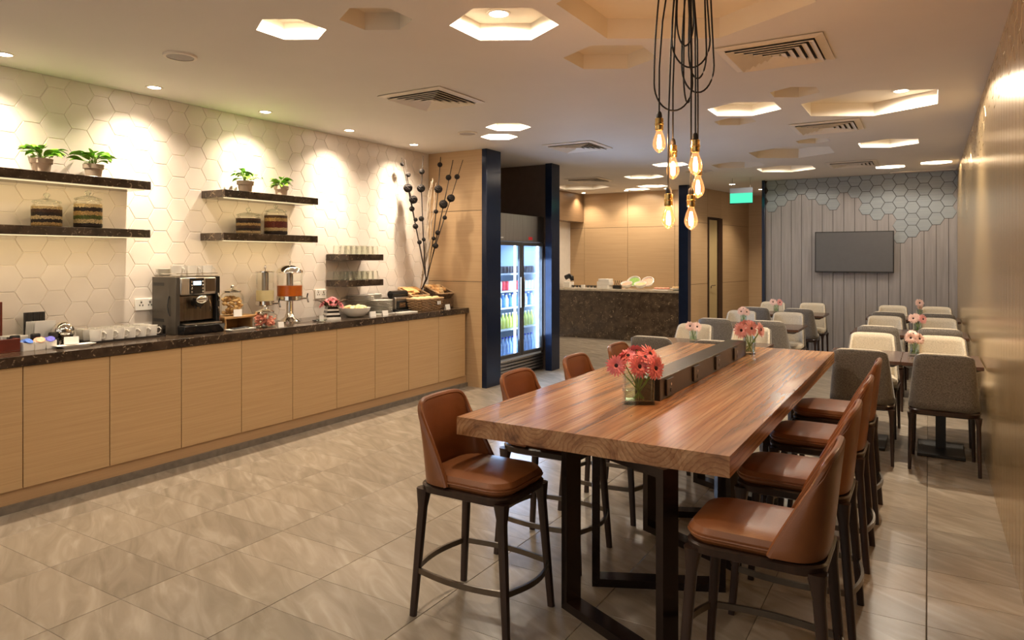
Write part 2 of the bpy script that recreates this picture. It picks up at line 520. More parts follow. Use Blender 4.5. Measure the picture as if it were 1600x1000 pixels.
def dup(root, loc, rz=None, label=None, group=None, kids=None):
    c = root.copy(); COL.objects.link(c)
    c.location = loc
    if rz is not None: c.rotation_euler = (0, 0, rz)
    if label: c['label'] = label
    if group: c['group'] = group
    if kids is None: kids = [o for o in bpy.data.objects if o.parent == root]
    for k in kids:
        d = k.copy(); COL.objects.link(d); d.parent = c
        for g in [o for o in bpy.data.objects if o.parent == k]:
            e = g.copy(); COL.objects.link(e); e.parent = d
    return c

def light(kind, loc, energy, col, size=.03, rot=(0, 0, 0), spot=None, blend=.6, parent=None, sy=None):
    l = bpy.data.lights.new('lamp_light', kind)
    l.energy = energy; l.color = col
    if kind == 'AREA':
        l.size = size
        if sy: l.shape = 'RECTANGLE'; l.size_y = sy
    else: l.shadow_soft_size = size
    if kind == 'SPOT': l.spot_size = radians(spot); l.spot_blend = blend
    o = bpy.data.objects.new('lamp_light', l)
    COL.objects.link(o); o.location = loc; o.rotation_euler = rot
    if parent: o.parent = parent
    return o

def in_view(p, mx=120):
    F = (-sin(YAW), cos(YAW)); R = (cos(YAW), sin(YAW))
    d = p[0] * F[0] + p[1] * F[1]
    if d < .3: return False
    x = 800 + 1079 * (p[0] * R[0] + p[1] * R[1]) / d
    y = 403 - 1079 * (p[2] - 1.55) / d
    return -mx < x < 1600 + mx and -mx < y < 1000 + mx

def clip(poly, x0, x1, y0, y1):
    def cut(p, f, g):
        out = []
        for i in range(len(p)):
            a, b = p[i - 1], p[i]
            fa, fb = f(a), f(b)
            if fa >= 0: 
                if fb >= 0: out.append(b)
                else: out.append(g(a, b, fa / (fa - fb)))
            elif fb >= 0:
                out.append(g(a, b, fa / (fa - fb))); out.append(b)
        return out
    L = lambda a, b, t: (a[0] + (b[0] - a[0]) * t, a[1] + (b[1] - a[1]) * t)
    for f in (lambda p: p[0] - x0, lambda p: x1 - p[0], lambda p: p[1] - y0, lambda p: y1 - p[1]):
        if len(poly) < 3: return []
        poly = cut(poly, f, L)
    return poly

def area(p):
    return abs(sum(p[i - 1][0] * p[i][1] - p[i][0] * p[i - 1][1] for i in range(len(p)))) / 2

HR = .105                     # hex tile radius
HH = HR * sqrt(3)
def hexpts(cx, cy, R=HR):
    return [(cx + R * cos(radians(60 * i)), cy + R * sin(radians(60 * i))) for i in range(6)]

def slab_piece(poly, c, U, V, Nn, t=.007, gap=.0022, ch=.003):
    # a tile or board in the plane (U, V) with chamfered edges, around its own centre c
    r = sqrt(area(poly) / pi)
    def ring(off, h):
        k = 1 - off / r
        return [U * ((p[0] - c[0]) * k) + V * ((p[1] - c[1]) * k) + Nn * h for p in poly]
    return MB().rings([ring(gap, 0), ring(gap, t - ch * .6), ring(gap + ch, t)], cap0=False)

# ------------------------------------------------------------------ structure: floor
fl = struct(MB().box(LWX - .7, RWX + .05, -2.6, 15.0, -.10, -.006).obj('floor', M['grout_floor']))
TW, TD = .627, .3045
tiles = []
for i in range(-12, 2):
    for j in range(-14, 48):
        x = -.008 + (i + .5) * TW
        y = 1.768 + (j + .5) * TD + (.1 if x > -1.0 else 0)
        if x - TW / 2 > RWX or y > 14.8 or x < -6.2: continue
        poly = clip([(x - TW / 2, y - TD / 2), (x + TW / 2, y - TD / 2), (x + TW / 2, y + TD / 2), (x - TW / 2, y + TD / 2)], -7, RWX, -2.5, 15)
        if area(poly) < .004: continue
        tiles.append((poly, (x, y)))
UX, UY, UZ = Vector((1, 0, 0)), Vector((0, 1, 0)), Vector((0, 0, 1))
full = slab_piece([(-TW / 2, -TD / 2), (TW / 2, -TD / 2), (TW / 2, TD / 2), (-TW / 2, TD / 2)], (0, 0), UX, UY, UZ, .006, .0013, .001)
full_me = full.mesh('floor_tile', M['floor_tile'], 0)
seen = [t for t in tiles if in_view((t[1][0], t[1][1], 0), 60) and t[1][0] > -4.95]
seen.sort(key=lambda t: t[1][0] ** 2 + t[1][1] ** 2)
ids = set(id(t) for t in seen[:298])
rest = MB()
for t in tiles:
    poly, c = t
    whole = abs(area(poly) - TW * TD) < 1e-5
    if id(t) in ids:
        me = full_me if whole else slab_piece(poly, c, UX, UY, UZ, .006, .0013, .001).mesh('floor_tile', M['floor_tile'], 0)
        link('floor_tile', me, fl, (c[0], c[1], -.006))
    else:
        p = slab_piece(poly, c, UX, UY, UZ, .006, .0013, .001)
        rest.add([(v[0] + c[0], v[1] + c[1], v[2] - .006) for v in p.v], p.f)
o = rest.obj('floor_tile_field', M['floor_tile'], fl, smooth=0, fix=False); o['kind'] = 'stuff'

# ------------------------------------------------------------------ structure: ceiling with hexagonal recesses
RECESS = [  # x, y, radius, lit
    (-3.11, 2.72, .20, 1), (-2.58, 2.84, .20, 0), (-2.03, 3.28, .305, 2), (-1.06, 3.47, .66, 0), (-1.77, 4.17, .305, 0),
    (-1.38, 6.22, .32, 1), (-.90, 5.79, .195, 0), (-1.58, 6.74, .20, 0), (-.43, 6.55, .57, 2), (-1.10, 8.30, .19, 0),
    (-.39, 8.91, .34, 1), (-1.45, 9.09, .53, 0), (-2.28, 9.92, .38, 0), (-1.78, 10.70, .43, 1), (-.47, 11.24, .21, 1),
    (.09, 11.05, .21, 1), (-3.58, 5.86, .225, 1), (-3.95, 6.28, .20, 1), (-3.08, 9.38, .25, 1), (-3.90, 10.55, .33, 1),
    (-4.72, 12.42, .24, 1), (-4.28, 12.02, .28, 1), (-5.45, 11.50, .52, 1), (-2.95, 10.35, .22, 0),
    (-3.0, .2, .30, 1), (-1.3, -.6, .30, 1), (-2.2, 1.2, .20, 1), (-4.0, -1.2, .3, 1)]  # out of view: lit recesses added to brighten the room around the camera
def chex(x, y, R): return [(x + R * cos(radians(30 + 60 * i)), y + R * sin(radians(30 + 60 * i))) for i in range(6)]
outer = [(LWX - .9, -2.6), (RWX, -2.6), (RWX, 15.0), (LWX - .9, 15.0)]
vs = [Vector(p) for p in outer]; fc = [[0, 1, 2, 3]]
for x, y, R, lit in RECESS:
    k = len(vs); vs += [Vector(p) for p in chex(x, y, R)]; fc.append(list(range(k, k + 6)))
cv, ce, cf, ov, oe, of = delaunay_2d_cdt(vs, [], fc, 1, 1e-5)
mb = MB()
mb.add([(p.x, p.y, ZC) for p in cv], [tuple(reversed(f)) for f, og in zip(cf, of) if og == [0]])
ceil = struct(mb.obj('ceiling', M['ceiling'], smooth=0, fix=False))
for x, y, R, lit in RECESS:
    r0 = chex(0, 0, R); r1 = chex(0, 0, R - .004)
    dz = .10 if R < .5 else .12
    m_ = MB().rings([[(a, b, 0) for a, b in reversed(r0)], [(a, b, dz) for a, b in reversed(r0)]], False, True)
    m_.obj('ceiling_recess', M['recess'], ceil, (x, y, ZC), smooth=0, fix=False)
    if lit:
        ox, oy = (0, 0)
        if lit == 2: ox, oy = ((-.08, .07) if R < .4 else (.23, .185))
        e = HEX_W * (1.0 if R < .25 else 1.5) * (1.5 if lit == 2 else 1) * (.6 if y < 1.5 else .5 if (x < -3.5 and y > 10) else 1)
        if lit == 1: MB().lathe([(.001, 0), (.036, 0), (.038, .003)], 16, cap0=False, cap1=False).obj('recess_lamp', M['lamp'], ceil, (x, y, ZC + dz - .004))
        light('SPOT', (x + ox, y + oy, ZC + dz - .012), e, WARM2, .04, (0, 0, 0), 172, .25)

# closing slab above the recesses so that no daylight falls through
MB().box(LWX - .9, RWX + .05, -2.6, 15.0, ZC + .16, ZC + .2).obj('ceiling_slab', M['ceiling'], ceil, smooth=0)

# ------------------------------------------------------------------ structure: left wall with hex tiles
lw = struct(MB().box(LWX - .12, LWX, -2.6, 8.5, 0, ZC).obj('wall_left', M['grout_cream'], smooth=0))
ids_ = []
cells = []
y_off, z_off = 3.185, 1.952
for i in range(-14, 26):
    for j in range(-7, 7):
        cy = y_off + i * HR * 1.5
        cz = z_off + j * HH + (HH / 2 if i % 2 else 0)
        poly = clip(hexpts(cy, cz), 1.2, 6.86, .93, ZC)
        if len(poly) > 2 and area(poly) > .0012: cells.append((poly, (cy, cz)))
cells.sort(key=lambda t: (t[1][0] + (0 if area(t[0]) > .026 else .8)) if t[1][0] > 2.0 else 99 + t[1][0])
hm = slab_piece(hexpts(0, 0), (0, 0), UY, UZ, UX, .005, .0022, .0026).mesh('hex_tile', M['hex_cream'], 0)
rest = MB()
for n, (poly, c) in enumerate(cells):
    if n < 298:
        if len(poly) == 6 and abs(area(poly) - area(hexpts(0, 0))) < 1e-6: me, cc = hm, c
        else:
            cc = (sum(p[0] for p in poly) / len(poly), sum(p[1] for p in poly) / len(poly))
            me = slab_piece(poly, cc, UY, UZ, UX, .005, .0022, .0026).mesh('hex_tile', M['hex_cream'], 0)
        link('hex_tile', me, lw, (LWX, cc[0], cc[1]))
    else:
        cc = (sum(p[0] for p in poly) / len(poly), sum(p[1] for p in poly) / len(poly))
        p = slab_piece(poly, cc, UY, UZ, UX, .005, .0022, .0026)
        rest.add([(v[0] + LWX, v[1] + cc[0], v[2] + cc[1]) for v in p.v], p.f)
if rest.v:
    o = rest.obj('hex_tile_field', M['hex_cream'], lw, smooth=0, fix=False); o['kind'] = 'stuff'

# ------------------------------------------------------------------ walls of hexagons running down into boards
def hex_board_wall(parent, origin, U, V, Nn, ncol, mlist, z_base, hexm, boardm, top, ucut=None):
    # u runs along the wall, v is height above the floor; column j has its lowest hexagon's underside at z_base + m*HH/2
    P = HR * 1.5
    shared = slab_piece(hexpts(0, 0), (0, 0), U, V, Nn, .010, .0035, .003).mesh('hex_panel', hexm, 0)
    umin, umax = ucut
    bott = [z_base + m * HH / 2 for m in mlist]
    for j in range(ncol):
        u = j * P; v = bott[j] + HH / 2
        while v - HH / 2 < top - .02:
            poly = clip(hexpts(u, v), umin, umax, 0, top)
            if len(poly) > 2 and area(poly) > .001:
                w = abs(area(poly) - area(hexpts(0, 0))) < 1e-6
                cc = (u, v) if w else (sum(p[0] for p in poly) / len(poly), sum(p[1] for p in poly) / len(poly))
                me = shared if w else slab_piece(poly, cc, U, V, Nn, .010, .0035, .003).mesh('hex_panel', hexm, 0)
                link('hex_panel', me, parent, tuple(Vector(origin) + U * cc[0] + V * cc[1]))
            v += HH
    for j in range(-1, ncol):
        if j == -1:
            poly = [(umin, 0), (0, 0), (0, bott[0]), (-HR / 2, bott[0]), (umin, bott[0] + (HH / 2) * min(1, (-HR / 2 - umin) / (HR / 2)))]
            if umin > -HR / 2: continue
        elif j == ncol - 1:
            a = j * P
            if umax - a < .02: continue
            poly = [(a, 0), (umax, 0), (umax, bott[j]), (a, bott[j])]
        else:
            a = j * P; b = a + P; n = mlist[j + 1] - mlist[j]; sg = 1 if n > 0 else -1
            poly = [(a, 0), (b, 0), (b, bott[j + 1])]
            for k in range(abs(n), -1, -1):
                poly.append((a + (HR / 2 if k % 2 == 0 else HR), bott[j] + sg * k * HH / 2))
            poly.append((a, bott[j]))
        # board: same outline pulled in by the joint
        g = .0035
        lo = min(p[0] for p in poly); hi = max(p[0] for p in poly)
        q = []
        for p in poly:
            x = p[0] + (g if p[0] < lo + 1e-6 else -g if p[0] > hi - 1e-6 else 0)
            y = p[1] - (g if p[1] > 0.01 else 0)
            q.append((x, y))
        mb = MB()
        n_ = len(q)
        mb.rings([[U * p[0] + V * p[1] for p in q], [U * p[0] + V * p[1] + Nn * .010 for p in q]], False, True)
        mb.obj('wall_board', boardm, parent, tuple(origin), smooth=0, fix=False)

wb = struct(MB().box(-2.36, RWX + .1, BWY, BWY + .12, 0, ZC).obj('wall_back', M['grout_dark'], smooth=0))
ml = [0, 1, 2, 3, 2, 1, 0, 3, 2, -1, -2, -1, -6, -5, -4, -3, -2, 3]
hex_board_wall(wb, (-2.263, BWY, 0), UX, UZ, -UY, 18, ml, 2.322, M['hex_grey'], M['plank_grey'], ZC, (-.09, RWX + 2.263))
wr = struct(MB().box(RWX + .004, RWX + .12, -2.6, BWY, 0, ZC).obj('wall_right', M['grout_dark'], smooth=0))
random.seed(3)
ml2 = []; m_ = 0
for j in range(58):
    m_ += random.choice((-1, 1)); m_ = max(-3, min(4, m_))
    if (m_ - j) % 2: m_ += 1
    ml2.append(m_)
hex_board_wall(wr, (RWX + .004, BWY - .02, 0), -UY, UZ, -UX, 58, ml2, 2.25, M['brass_plank'], M['brass_plank'], ZC, (0, 9.4))

# ------------------------------------------------------------------ fridge wall, posts, bar wall, hall
wf = struct(MB().box(LWX, -4.56, 6.88, 7.0, 0, ZC).obj('wall_fridge', M['grout_dark'], smooth=0))
for z0, z1 in ((0, 1.262), (1.268, 2.118), (2.124, ZC)):
    MB().box(LWX + .007, -4.56, 6.868, 6.88, z0, z1).obj('wall_panel', M['beige'], wf, smooth=0)
struct(tag(MB().box(-4.56, -4.49, 6.86, 7.18, 0, ZC).obj('trim_1', M['navy'], bevel=.004), 'glossy navy post at the end of the buffet wall', 'post'))
struct(tag(MB().box(-4.52, -4.42, 8.38, 8.62, 0, ZC).obj('trim_2', M['navy'], bevel=.004), 'glossy navy post beyond the drinks fridge', 'post'))
struct(MB().box(-6.4, -4.52, 8.47, 8.6, 0, ZC).obj('wall_niche', M['brown_dark'], smooth=0))
struct(MB().box(-6.5, -6.36, 8.6, 13.0, 0, ZC).obj('wall_servery', M['white_tile'], smooth=0))
bar_w = struct(MB().box(-6.4, -3.68, 12.9, 13.0, 0, ZC).obj('wall_bar', M['grout_dark'], smooth=0))
xs = [-6.4, -6.04, -5.10, -4.15, -3.68]
for a, b in zip(xs[:-1], xs[1:]):
    for z0, z1 in ((0, 2.155), (2.161, ZC)):
        MB().box(a + .003, b - .003, 12.885, 12.9, z0, z1).obj('wall_panel', M['beige'], bar_w, smooth=0)
struct(tag(MB().box(-3.83, -3.66, 12.12, 12.3, 0, ZC).obj('trim_3', M['navy'], bevel=.004), 'dark post at the right end of the bar counter', 'post'))
# soffit over the servery
so = struct(MB().box(-6.36, -6.05, 9.2, 12.88, 2.28, ZC).obj('wall_soffit', M['soffit'], smooth=0))
# hall wall runs back beside the post
A = Vector((-3.68, 12.3, 0)); B = Vector((-3.25, 15.0, 0)); D = (B - A).normalized(); Nh = Vector((D.y, -D.x, 0))
hall = struct(MB().prism([(A.x, A.y), (B.x, B.y), (B.x - .12, B.y), (A.x - .12, A.y)], 0, ZC).obj('wall_hall', M['grout_dark'], smooth=0))
def hall_panel(t0, t1, z0, z1):
    a = A + (B - A) * t0 + D * .003; b = A + (B - A) * t1 - D * .003
    n = Nh * .012
    MB().prism([(a.x, a.y), (b.x, b.y), (b.x + n.x, b.y + n.y), (a.x + n.x, a.y + n.y)], z0 + .003, z1 - .003).obj('wall_panel', M['beige'], hall, smooth=0)
for z0, z1 in ((0, 1.07), (1.07, 2.2), (2.2, ZC)):
    hall_panel(0, .262, z0, z1); hall_panel(.485, 1, z0, z1)
hall_panel(.262, .485, 2.32, ZC)
struct(MB().box(-3.4, -2.2, 15.0, 15.1, 0, ZC).obj('wall_hall_end', M['beige'], smooth=0))
struct(MB().box(-2.36, -2.26, BWY + .12, 15.0, 0, ZC).obj('wall_hall_side', M['plank_grey'], smooth=0))
struct(tag(MB().box(-2.40, -2.352, 12.10, 12.34, 0, ZC).obj('trim_4', M['navy'], bevel=.004), 'slim navy post at the left edge of the television wall', 'post'))
rz_h = math.atan2(-D.x, D.y)
door = struct(thing('door_1', 'hall door in a dark frame with lever handle', 'door', tuple(A + D * ((B - A).length * .262)), rz_h))
Ld = (B - A).length * .223
MB().box(-.02, .022, .035, Ld - .20, .01, 2.27).obj('door_leaf', M['door'], door, bevel=.003)
fr = MB().box(-.05, .035, 0, .03, 0, 2.31).box(-.05, .045, Ld - .195, Ld, 0, 2.31).box(-.05, .035, .03, Ld - .195, 2.275, 2.31)
fr.obj('door_frame', M['walnut'], door)
h = MB().lathe([(.022, 0), (.022, .008)], 14).obj('lock_plate', M['chrome'], door, (.024, .12, 1.0), (0, pi / 2, 0))
MB().tube([(.025, .12, 1.03), (.07, .12, 1.03), (.075, .2, 1.03)], .009).obj('door_handle', M['chrome'], door)

# back of the room behind the photographer: left open for world fill light, header only
struct(MB().box(LWX, RWX, -2.7, -2.6, 2.6, ZC).obj('trim_5', M['ceiling'], smooth=0))

# ------------------------------------------------------------------ downlights, vents, speakers, sign
def downlight(x, y, z, label, r=.042, spot=None, e=0, rot=(0, 0, 0), group=None, blend=.7):
    t = thing('downlight', label, 'light', (x, y, z), 0, group)
    MB().lathe([(r, -.004), (r + .016, -.004), (r + .018, 0), (r, 0)], 20, cap0=False, cap1=False).obj('trim_ring', M['white_metal'], t)
    MB().lathe([(.001, .0), (r, -.0015)], 20, cap0=False, cap1=False).obj('lens', M['lamp'], t)
    if spot: light('SPOT', (0, 0, -.012), e, WARM, .025, rot, spot, blend, t)
    return t
for k, (y, nm) in enumerate(((2.10, 'at the frame edge left of the first plants'), (3.10, 'above the right end of the first wall shelves'), (4.13, 'above the second pair of potted plants'),
                             (5.17, 'above the tumbler shelves'), (6.20, 'above the dried stem arrangement'))):
    d_ = downlight(-5.055, y, ZC, 'recessed downlight by the tiled wall ' + nm, .045, 124, WALL_SPOT_W * .45, (0, radians(4), 0), 'wall washing downlights', 1.0)
    light('SPOT', (0, 0, -.012), WALL_SPOT_W * .62, WARM, .025, (0, radians(13), 0), 56, 1.0, d_)
downlight(-2.11, 3.35, ZC + .10, 'downlight inside the cream hexagonal recess left of the pendants', .055)
downlight(-.20, 6.735, ZC + .12, 'downlight inside the long hexagonal recess near the brass wall', .055, 110, SPOT_W, (0, 0, 0))
downlight(-2.97, 12.45, ZC, 'small downlight beside the green exit sign', .05, 110, 40)
downlight(-2.72, 13.67, ZC, 'small downlight deep in the hall', .05, 110, 40)
# bar lighting
for x in (-5.9, -5.0, -4.2):
    downlight(x, 12.55, ZC, {-5.9: 'downlight over the left of the bar counter', -5.0: 'downlight over the middle of the bar counter', -4.2: 'downlight over the right of the bar counter'}[x], .04, 120, 22)

def vent(x, y, label):
    t = thing('ceiling_vent', label, 'air vent', (x, y, ZC), 0, 'square ceiling vents')
    MB().box(-.27, .27, -.27, .27, -.003, -.001).obj('vent_backing', M['vent_dark'], t)
    def ring(name, a, w, z0, z1, slope=0):
        R = []
        for (s, z) in ((a, z0), (a - w, z1)):
            R.append([(s, s, z), (-s, s, z), (-s, -s, z), (s, -s, z)])
        mb = MB().rings(R, False, False)
        o = mb.obj(name, M['white_metal'], t, smooth=0, fix=False)
        so = o.modifiers.new('thick', 'SOLIDIFY'); so.thickness = .004
        return o
    ring('vent_frame', .31, .05, -.004, -.012)
    for k in range(5):
        a = .255 - k * .047
        ring('vent_slat', a, .036, -.026, -.008)
    MB().box(-.02, .02, -.02, .02, -.02, -.006).obj('vent_core', M['white_metal'], t)
for (x, y), w in (((-3.47, 4.49), 'square ceiling vent above the buffet aisle'), ((-.83, 4.62), 'large square ceiling vent right of the pendant bulbs'), ((-.86, 7.45), 'square ceiling vent beyond the long hexagonal recess'),
                  ((-3.50, 7.28), 'square ceiling vent in front of the fridge'), ((-.90, 10.57), 'square ceiling vent nearest the television wall'), ((-4.84, 10.5), 'square ceiling vent in front of the bar')):
    vent(x, y, w)
for (x, y), w in (((-4.12, 2.70), 'round white ceiling speaker above the coffee machine'), ((-4.10, 5.90), 'round white ceiling speaker before the two small lit hexagons')):
    t = thing('ceiling_speaker', w, 'speaker', (x, y, ZC))
    MB().lathe([(.083, -.012), (.10, -.012), (.104, 0), (.083, 0)], 28, cap0=False, cap1=False).obj('speaker_rim', M['white_metal'], t)
    MB().lathe([(.001, -.013), (.05, -.012), (.084, -.009)], 28, cap0=False, cap1=False).obj('speaker_grille', M['speaker'], t)
t = thing('slot_vent', 'long linear slot vent against the television wall', 'air vent', (-.08, 12.02, ZC))
MB().box(-.42, .42, -.09, .09, -.012, 0).obj('vent_frame', M['white_metal'], t)
for k in range(4): MB().box(-.39, .39, -.065 + k * .035, -.05 + k * .035, -.016, -.012).obj('vent_slat', M['speaker'], t)

t = thing('exit_sign', 'hanging exit sign with glowing green panel', 'sign', (-2.60, 11.5, 0))
MB().box(-.175, .175, -.012, .012, 2.44, 2.60).obj('sign_panel', M['green'], t)
MB().box(-.178, .178, -.02, .02, 2.60, 2.685).obj('sign_housing', M['sign_top'], t, bevel=.004)
MB().box(-.182, .182, -.016, .016, 2.425, 2.44).obj('sign_edge', M['black'], t)
for s in (-.14, .14): MB().lathe([(.004, 2.685), (.004, ZC)], 8, (s, 0, 0)).obj('hanger', M['steel'], t)

# ------------------------------------------------------------------ television
t = thing('television', 'flat black television mounted on the boarded back wall', 'television', (-1.015, BWY - .01, 0))
MB().box(-.56, .56, -.085, -.045, 1.318, 1.968).obj('tv_body', M['black'], t, bevel=.004)
MB().box(-.545, .545, -.0875, -.085, 1.338, 1.955).obj('tv_screen', M['tv'], t)
MB().box(-.2, .2, -.045, 0, 1.5, 1.8).obj('wall_bracket', M['dark_steel'], t)
for x in (-.3, -.1): MB().box(x, x + .04, -.08, -.05, 1.31, 1.318).obj('tv_foot', M['dark_steel'], t)

# ------------------------------------------------------------------ buffet: cabinets, plinth, worktop, shelves
DOORW = .5255; Y0 = 1.556
ordn = ['leftmost oak cabinet, cut by the picture edge', 'second oak cabinet from the left, under the tea boxes', 'oak cabinet under the tray of white cups', 'oak cabinet under the coffee machine',
        'oak cabinet under the wooden riser', 'oak cabinet under the juice dispensers', 'oak cabinet under the striped flower vase', 'oak cabinet under the stacked plates', 'oak cabinet under the front bread basket',
        'rightmost oak cabinet, against the beige wall']
for k in range(10):
    t = thing('base_cabinet', ordn[k], 'cabinet', (LWX, Y0 + k * DOORW, 0), 0, 'oak base cabinets')
    MB().box(.012, .578, .002, DOORW - .002, .10, .884).obj('cabinet_body', M['kick'], t, smooth=0)
    MB().box(.582, .605, .0025, DOORW - .0025, .135, .882).obj('cabinet_door', M['cabinet'], t, bevel=.0012, seg=1)
pl = struct(MB().box(LWX + .02, -4.785, Y0, 6.86, .048, .10).box(-4.80, -4.785, Y0, 6.86, .10, .132).obj('baseboard_left', M['kick'], smooth=0))
struct(MB().box(LWX + .02, -4.762, Y0, 6.86, 0, .048).obj('baseboard_stone', M['stone_strip'], smooth=0))
wt = MB().box(LWX + .009, -4.745, Y0, 6.862, .887, .95).obj('worktop', M['marble'], bevel=.003)
tag(wt, 'long dark brown marble worktop over the oak cabinets', 'worktop')
CT = .95

def shelf(y0, y1, z0, z1, label, led=0):
    o = MB().box(0, .315, 0, y1 - y0, 0, z1 - z0).obj('floating_shelf', M['marble'], loc=(LWX + .008, y0, z0), bevel=.003)
    tag(o, label, 'shelf', 'dark marble wall shelves')
    if led:
        MB().box(.255, .275, .03, y1 - y0 - .03, -.006, 0).obj('light_strip', M['shelf_led'], o)
        light('AREA', (.265, (y1 - y0) / 2, -.009), led, (1.0, .74, .36), .016, (0, radians(28), 0), parent=o, sy=y1 - y0 - .06)
shelf(1.70, 3.07, 2.065, 2.128, 'dark marble wall shelf, upper left, holding two potted plants', 1.1)
shelf(1.70, 3.065, 1.703, 1.763, 'dark marble wall shelf, lower left, holding two jars', 1.0)
shelf(3.71, 4.745, 2.062, 2.126, 'dark marble wall shelf, upper middle, holding two small plants', .9)
shelf(3.70, 4.74, 1.698, 1.762, 'dark marble wall shelf, lower middle, holding two jars', .8)
shelf(5.148, 5.677, 1.523, 1.588, 'short marble shelf holding the upper row of tumblers')
shelf(5.148, 5.677, 1.254, 1.321, 'short marble shelf holding the lower row of tumblers')

# potted plants
def leaf_mesh(L, W):
    mb = MB(); n = 6; R = []
    for i in range(n + 1):
        s = i / n
        w = W * sin(pi * min(1, s * .97 + .03)) ** .8 * (1 - .35 * s)
        z = .22 * L * sin(s * pi * .75)
        R.append([(s * L, -w / 2, z + .12 * w), (s * L, 0, z - .02 * L), (s * L, w / 2, z + .12 * w)])
    mb.rings(R, False, False, False)
    return mb
def plant(y, z, pr, ph, size, n, label, seed):
    rnd = random.Random(seed)
    t = thing('potted_plant', label, 'plant', (-5.20, y, z), 0, 'plants on the wall shelves')
    MB().lathe([(pr * .74, 0), (pr * .86, ph * .66), (pr, ph * .68), (pr * 1.03, ph), (pr * .9, ph), (pr * .86, ph * .86)], 24).obj('pot', M['terracotta'], t)
    MB().lathe([(.001, ph * .9), (pr * .88, ph * .88)], 20, cap0=False, cap1=False).obj('soil', M['soil'], t)
    for i in range(n):
        a = 2.4 * i + rnd.uniform(-.3, .3)
        rad = size * rnd.uniform(.10, .62); hz = size * rnd.uniform(.12, .62)
        c = Vector((cos(a) * rad * .55, sin(a) * rad, ph + hz))
        mb = MB().tube([(cos(a) * .01, sin(a) * .01, ph * .88), (c.x * .5, c.y * .5, ph + hz * .7), tuple(c)], .0022, 5)
        st = mb.obj('stalk', M['stem'], t)
        L = size * rnd.uniform(.65, 1.0)
        leaf_mesh(L, L * .62).obj('leaf', M['leaf'], t, tuple(c), (rnd.uniform(-.5, .5), rnd.uniform(-.1, .5), a), fix=False)
plant(2.385, 2.128, .066, .10, .125, 26, 'trailing pothos in a clay pot, leftmost on the upper shelf', 1)
plant(2.728, 2.128, .066, .10, .125, 28, 'bushy pothos in a clay pot near the first shelf end', 2)
plant(4.03, 2.126, .072, .105, .12, 24, 'pothos in a grey pot on the middle shelf, taller of its pair', 3)
plant(4.43, 2.126, .066, .095, .105, 22, 'small low pothos at the right end of the middle shelf', 4)

# layered jars
def jar(y, z, r, h, cols, label):
    t = thing('glass_jar', label, 'jar', (-5.20, y, z), 0, 'layered jars on the wall shelves')
    MB().lathe([(r * .94, 0), (r, .008), (r, h * .86), (r * .86, h * .95), (r * .86, h)], 28, cap1=False).obj('jar_body', M['jar_glass'], t)
    MB().lathe([(r * .92, .006), (r * .965, .012), (r * .965, h * .84), (.001, h * .86)], 28, cap1=False).obj('jar_filling', layered('filling', cols, .006, h * .86), t)
    lid = MB().lathe([(r * .9, h), (r * .95, h + .004), (r * .9, h + .012), (r * .35, h + .028), (.018, h + .032)], 28, cap0=False, cap1=False).obj('jar_lid', M['glass'], t)
    MB().lathe([(.008, h + .03), (.011, h + .038), (.022, h + .052), (.017, h + .066), (.004, h + .07)], 16).obj('lid_knob', M['glass'], lid)
tan_ = S(205, 165, 105); dk = S(45, 25, 18); red_ = S(120, 45, 32); grn = S(95, 105, 40); crm = S(225, 195, 145); brn = S(85, 50, 28)
jar(2.417, 1.763, .094, .165, [tan_, dk, crm, dk, brn, crm], 'wide jar of dark and pale grains, leftmost')
jar(2.690, 1.763, .094, .205, [dk, crm, grn, tan_, dk, crm], 'tall jar with a green grain band, left shelf')
jar(4.063, 1.762, .107, .165, [crm, dk, brn, tan_, dk, brn], 'wide jar of brown grains on the middle shelf')
jar(4.366, 1.762, .107, .215, [dk, crm, red_, red_, tan_, brn], 'tall jar with a red bean band on the middle shelf')

# tumblers
def tumbler_mesh():
    return MB().lathe([(.034, 0), (.036, .004), (.030, .082), (.026, .088), (.001, .088)], 18, cap0=False, cap1=False).mesh('tumbler', M['tumbler'])
ORD6 = ['leftmost', 'second from left', 'third from left', 'third from right', 'second from right', 'rightmost']
tm = tumbler_mesh()
for z, w in ((1.589, 'clear tumbler upside down on the upper short shelf'), (1.322, 'clear tumbler upside down on the lower short shelf')):
    for row, x in enumerate((-5.11, -5.19, -5.27)):
        for k in range(6):
            o = link('tumbler', tm, None, (x, 5.20 + k * .083 + (.02 if row == 1 else 0), z))
            sh_ = 'upper' if z > 1.5 else 'lower'
            if row == 0: w2 = 'upturned clear tumbler, %s in the front row of the %s short shelf' % (ORD6[k], sh_)
            else: w2 = w + ', behind the front row'
            tag(o, w2, 'glass', 'tumblers on the ' + ('upper' if z > 1.5 else 'lower') + ' short shelf')

# wall sockets
for y0, y1, w in ((3.125, 3.29, 'white double wall socket left of the coffee machine'), (4.99, 5.14, 'white double wall socket behind the flower vase')):
    t = thing('wall_socket', w, 'socket', (LWX + .008, (y0 + y1) / 2, 1.18))
    MB().box(0, .014, -(y1 - y0) / 2, (y1 - y0) / 2, -.047, .047).obj('socket_plate', M['card'], t, bevel=.003)
    for s in (-1, 1):
        for dy, dz in ((0, .016), (-.012, -.006), (.012, -.006)):
            MB().box(.0135, .0152, s * .036 + dy - .004, s * .036 + dy + .004, dz - .006, dz + .006).obj('socket_slot', M['dark_steel'], t)
        MB().box(.014, .018, s * .036 - .008, s * .036 + .008, .026, .040).obj('socket_switch', M['porcelain'], t)

